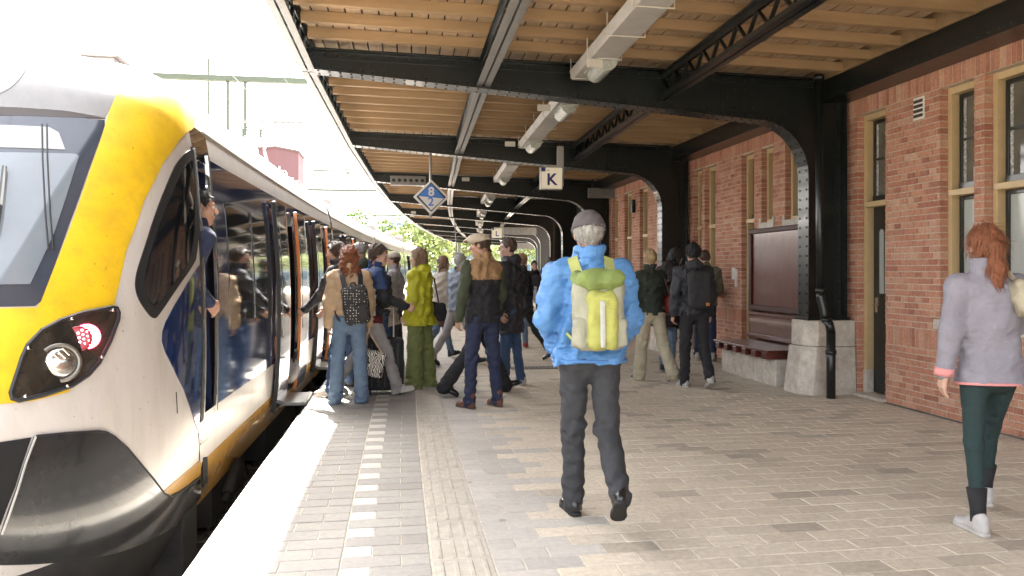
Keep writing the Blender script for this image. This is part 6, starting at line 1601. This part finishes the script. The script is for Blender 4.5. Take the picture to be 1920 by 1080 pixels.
simple('person in blue jeans and red shoes standing behind the man with glasses', (972, 652), 10, 1.72, 'brown', 'long', C['charcoal'], C['denim'], mat('red_shoe', (.35, .02, .03), .5), S_wht, fem=True)
simple('dark haired person far off under the canopy left of the blue jacket', (1001, 612), 170, 1.72, 'black', 'short', C['black'], C['black'], K_dk, S_blk, h=.022)
simple('far figure in dark clothes beside a column behind the blue jacket', (1032, 620), 0, 1.78, 'brown', 'short', C['jacketblue'], C['charcoal'], K_dk, S_blk, h=.022)
# 16 -- blonde woman with bun, cream trousers, red bag
p = Person('blonde woman with a bun in dark cardigan and cream trousers walking away', at(1196, 712), -6, H=1.74, h=.013, legs=((8, 2, 3), (-16, 20, 3)), arms=((-4, 8, 12, 3), (6, 8, 18, 3)), lean=3, female=True, anchor='L')
p.body(SKIN2); p.hair(H_['blonde'], 'bun', .014); p.top(cloth('cloth_dark_green', (.02, .026, .018)), 'cardigan', drop=.05, puff=.004, collar='stand'); p.trousers(C['cream'], wide=.016, flare=.012, fold=.007, length=.04); p.shoes(K_dk, S_wht)
c = p.tp(.24, -.02, .10); t = thing('shoulder_bag', 'dark red leather bag on the shoulder of the blonde woman', 'bag', p.w(c)); p.bagpart(t, 'bag_body', lambda P: rbox(P, c, (.06, .15, .14), .05)+folds(P, .012, .1), c, (.13, .23, .22), mat('dark_red_leather', (.13, .018, .014), .4, var=.3, bump=.3)); p.strap([p.tp(.24, -.1, .2), p.tp(.18, -.06, .46), p.tp(.15, .0, .565), p.tp(.2, .07, .44), p.tp(.24, .08, .2)], .03, .012, mat('dark_red_leather', (.13, .018, .014), .4), 'strap', t)
# 17 -- hooded parka person leaning right
p = Person('dark haired person in a long dark brown parka looking down to the right', at(1252, 698), 62, H=1.80, h=.013, legs=((6, 5, 3), (-4, 3, 3)), arms=((14, 8, 50, 12), (18, 8, 60, 14)), lean=9, head=(12, 28), anchor='C')
p.body(SKIN2); p.hair(H_['black'], 'bob', .02); p.top(cloth('cloth_parka', (.022, .015, .016)), 'parka', drop=.30, puff=.03, waist=1.1, collar='hood', fold=.010); p.trousers(C['denim'], 'jeans', fold=.006, slim=.004); p.shoes(K_dk, S_wht, 'sneaker')
# 18 -- black haired man with black backpack
p = Person('black haired man all in black with a black backpack walking away past the bench', at(1281, 724), 4, H=1.80, h=.0125, legs=((3, 3, 2), (-9, 22, 1)), arms=((-2, 10, 12, 2), (3, 9, 12, 2)), lean=3, anchor='L')
p.body(SKIN); p.hair(H_['black'], 'short', .016); p.top(C['softblack'], drop=.05, puff=.014, collar='hood', fold=.008); p.trousers(C['black'], fold=.008, wide=.006); p.shoes(K_wht, S_wht, 'sneaker')
t, c, Tm = p.backpack('plain black backpack with a small orange tag', cloth('pack_black', (.020, .020, .022)), size=(.14, .085, .235), y=-.225, z=.27, straps=C['softblack'], pocket=False)
p.bagpart(t, 'orange_tag', lambda P: rbox(P, c+Tm @ V3(.07, -.087, -.185), (.025, .008, .022), .006, Tm), c+Tm @ V3(.07, -.087, -.185), (.05, .03, .05), C['orange'], h=.008)
# 19 -- olive jacket man by the wall
p = Person('man in an olive hooded jacket, navy trousers and white sneakers by the brick wall', at(1322, 676), 24, H=1.78, h=.014, legs=((8, 4, 3), (-8, 6, 3)), arms=((10, 8, 50, 12), (14, 9, 55, 12)), lean=4, head=(-12, 16), anchor='C')
p.body(SKIN2); p.hair(H_['brown'], 'short', .014); p.glasses(S_blk); p.top(C['khaki'], drop=.05, puff=.016, waist=1.06, collar='hood', fold=.009); p.trousers(C['navy'], fold=.007); p.shoes(K_wht, S_wht, 'sneaker')
# 20 -- train driver leaning out
p = Person('train driver in navy uniform with a red lanyard leaning out of the cab door', (-1.47, 5.40), 46, H=1.74, h=.011, legs=STAND, arms=((0, 2, 20, 4), (-30, 0, 70, 0)), lean=20, head=(26, 4), anchor='C', z0=.31)
p.body(SKIN); p.hair(H_['black'], 'short', .005); p.top(C['navy'], 'uniform_jacket', drop=.05, puff=.002, collar='stand', fold=.005); p.trousers(C['navy'], fold=.004); p.shoes(L_blk, S_blk)
p.strap([p.tp(.07, .05, .575), p.tp(.05, .118, .48), p.tp(.015, .138, .30), p.tp(.0, .138, .22)], .014, .006, mat('lanyard_red', (.55, .02, .03), .6), 'lanyard'); p.strap([p.tp(-.07, .05, .575), p.tp(-.05, .118, .48), p.tp(-.015, .138, .30), p.tp(.0, .140, .22)], .014, .006, mat('lanyard_red', (.55, .02, .03), .6), 'lanyard')
# luggage
q = at(722, 738); t = thing('suitcase', 'black wheeled suitcase standing behind the young man in grey trousers', 'suitcase', q)
mb = MB(); mb.box(q.x-.22, q.x+.22, q.y-.13, q.y+.13, .05, .66); mb.build('case', C['black'], t, bevel=.04); mb = MB()
for i in range(5): mb.box(q.x-.16+.075*i, q.x-.14+.075*i, q.y-.142, q.y-.1305, .10, .60)
mb.build('case_rib', C['softblack'], t); mb = MB(); mb.tube([(q.x-.1, q.y+.1, .66), (q.x-.1, q.y+.1, 1.0), (q.x+.1, q.y+.1, 1.0), (q.x+.1, q.y+.1, .66)], .01, 8); mb.build('pull_handle', M_gal, t)
for sx in (-.17, .17):
    for sy in (-.09, .09):
        mb = MB(); mb.tube([(q.x+sx-.012, q.y+sy, .028), (q.x+sx+.012, q.y+sy, .028)], .03, 10); mb.build('wheel', S_blk, t)
q = Vector((xe(9.3)-.22, 9.3, .30)); t = thing('duffel_bag', 'grey and black duffel bag being carried into the open train door', 'bag', q)
def fb(P): return smin(cap(P, (-.1, -.13, 0), (-.1, .13, 0), .0, .0)-.13, rbox(P, (-.1, 0, -.02), (.12, .22, .12), .06), .03)+folds(P, .015, .12)
pos, Fs = surfnet(fb, (-.35, -.35, -.25), (.2, .35, .25), .014); me = bpy.data.meshes.new('bag_body'); me.from_pydata(pos.tolist(), [], Fs.tolist()); me.materials.append(mat('duffel_grey', (.20, .19, .18), .8, var=.2)); me.polygons.foreach_set('use_smooth', [True]*len(Fs)); o = bpy.data.objects.new('bag_body', me); COL.objects.link(o); o.parent = t
mb = MB(); mb.tube([q+Vector((.0, -.12, .08)), q+Vector((.02, -.06, .2)), q+Vector((.02, .06, .2)), q+Vector((0, .12, .08))], .014, 6); mb.build('handle', C['black'], t)
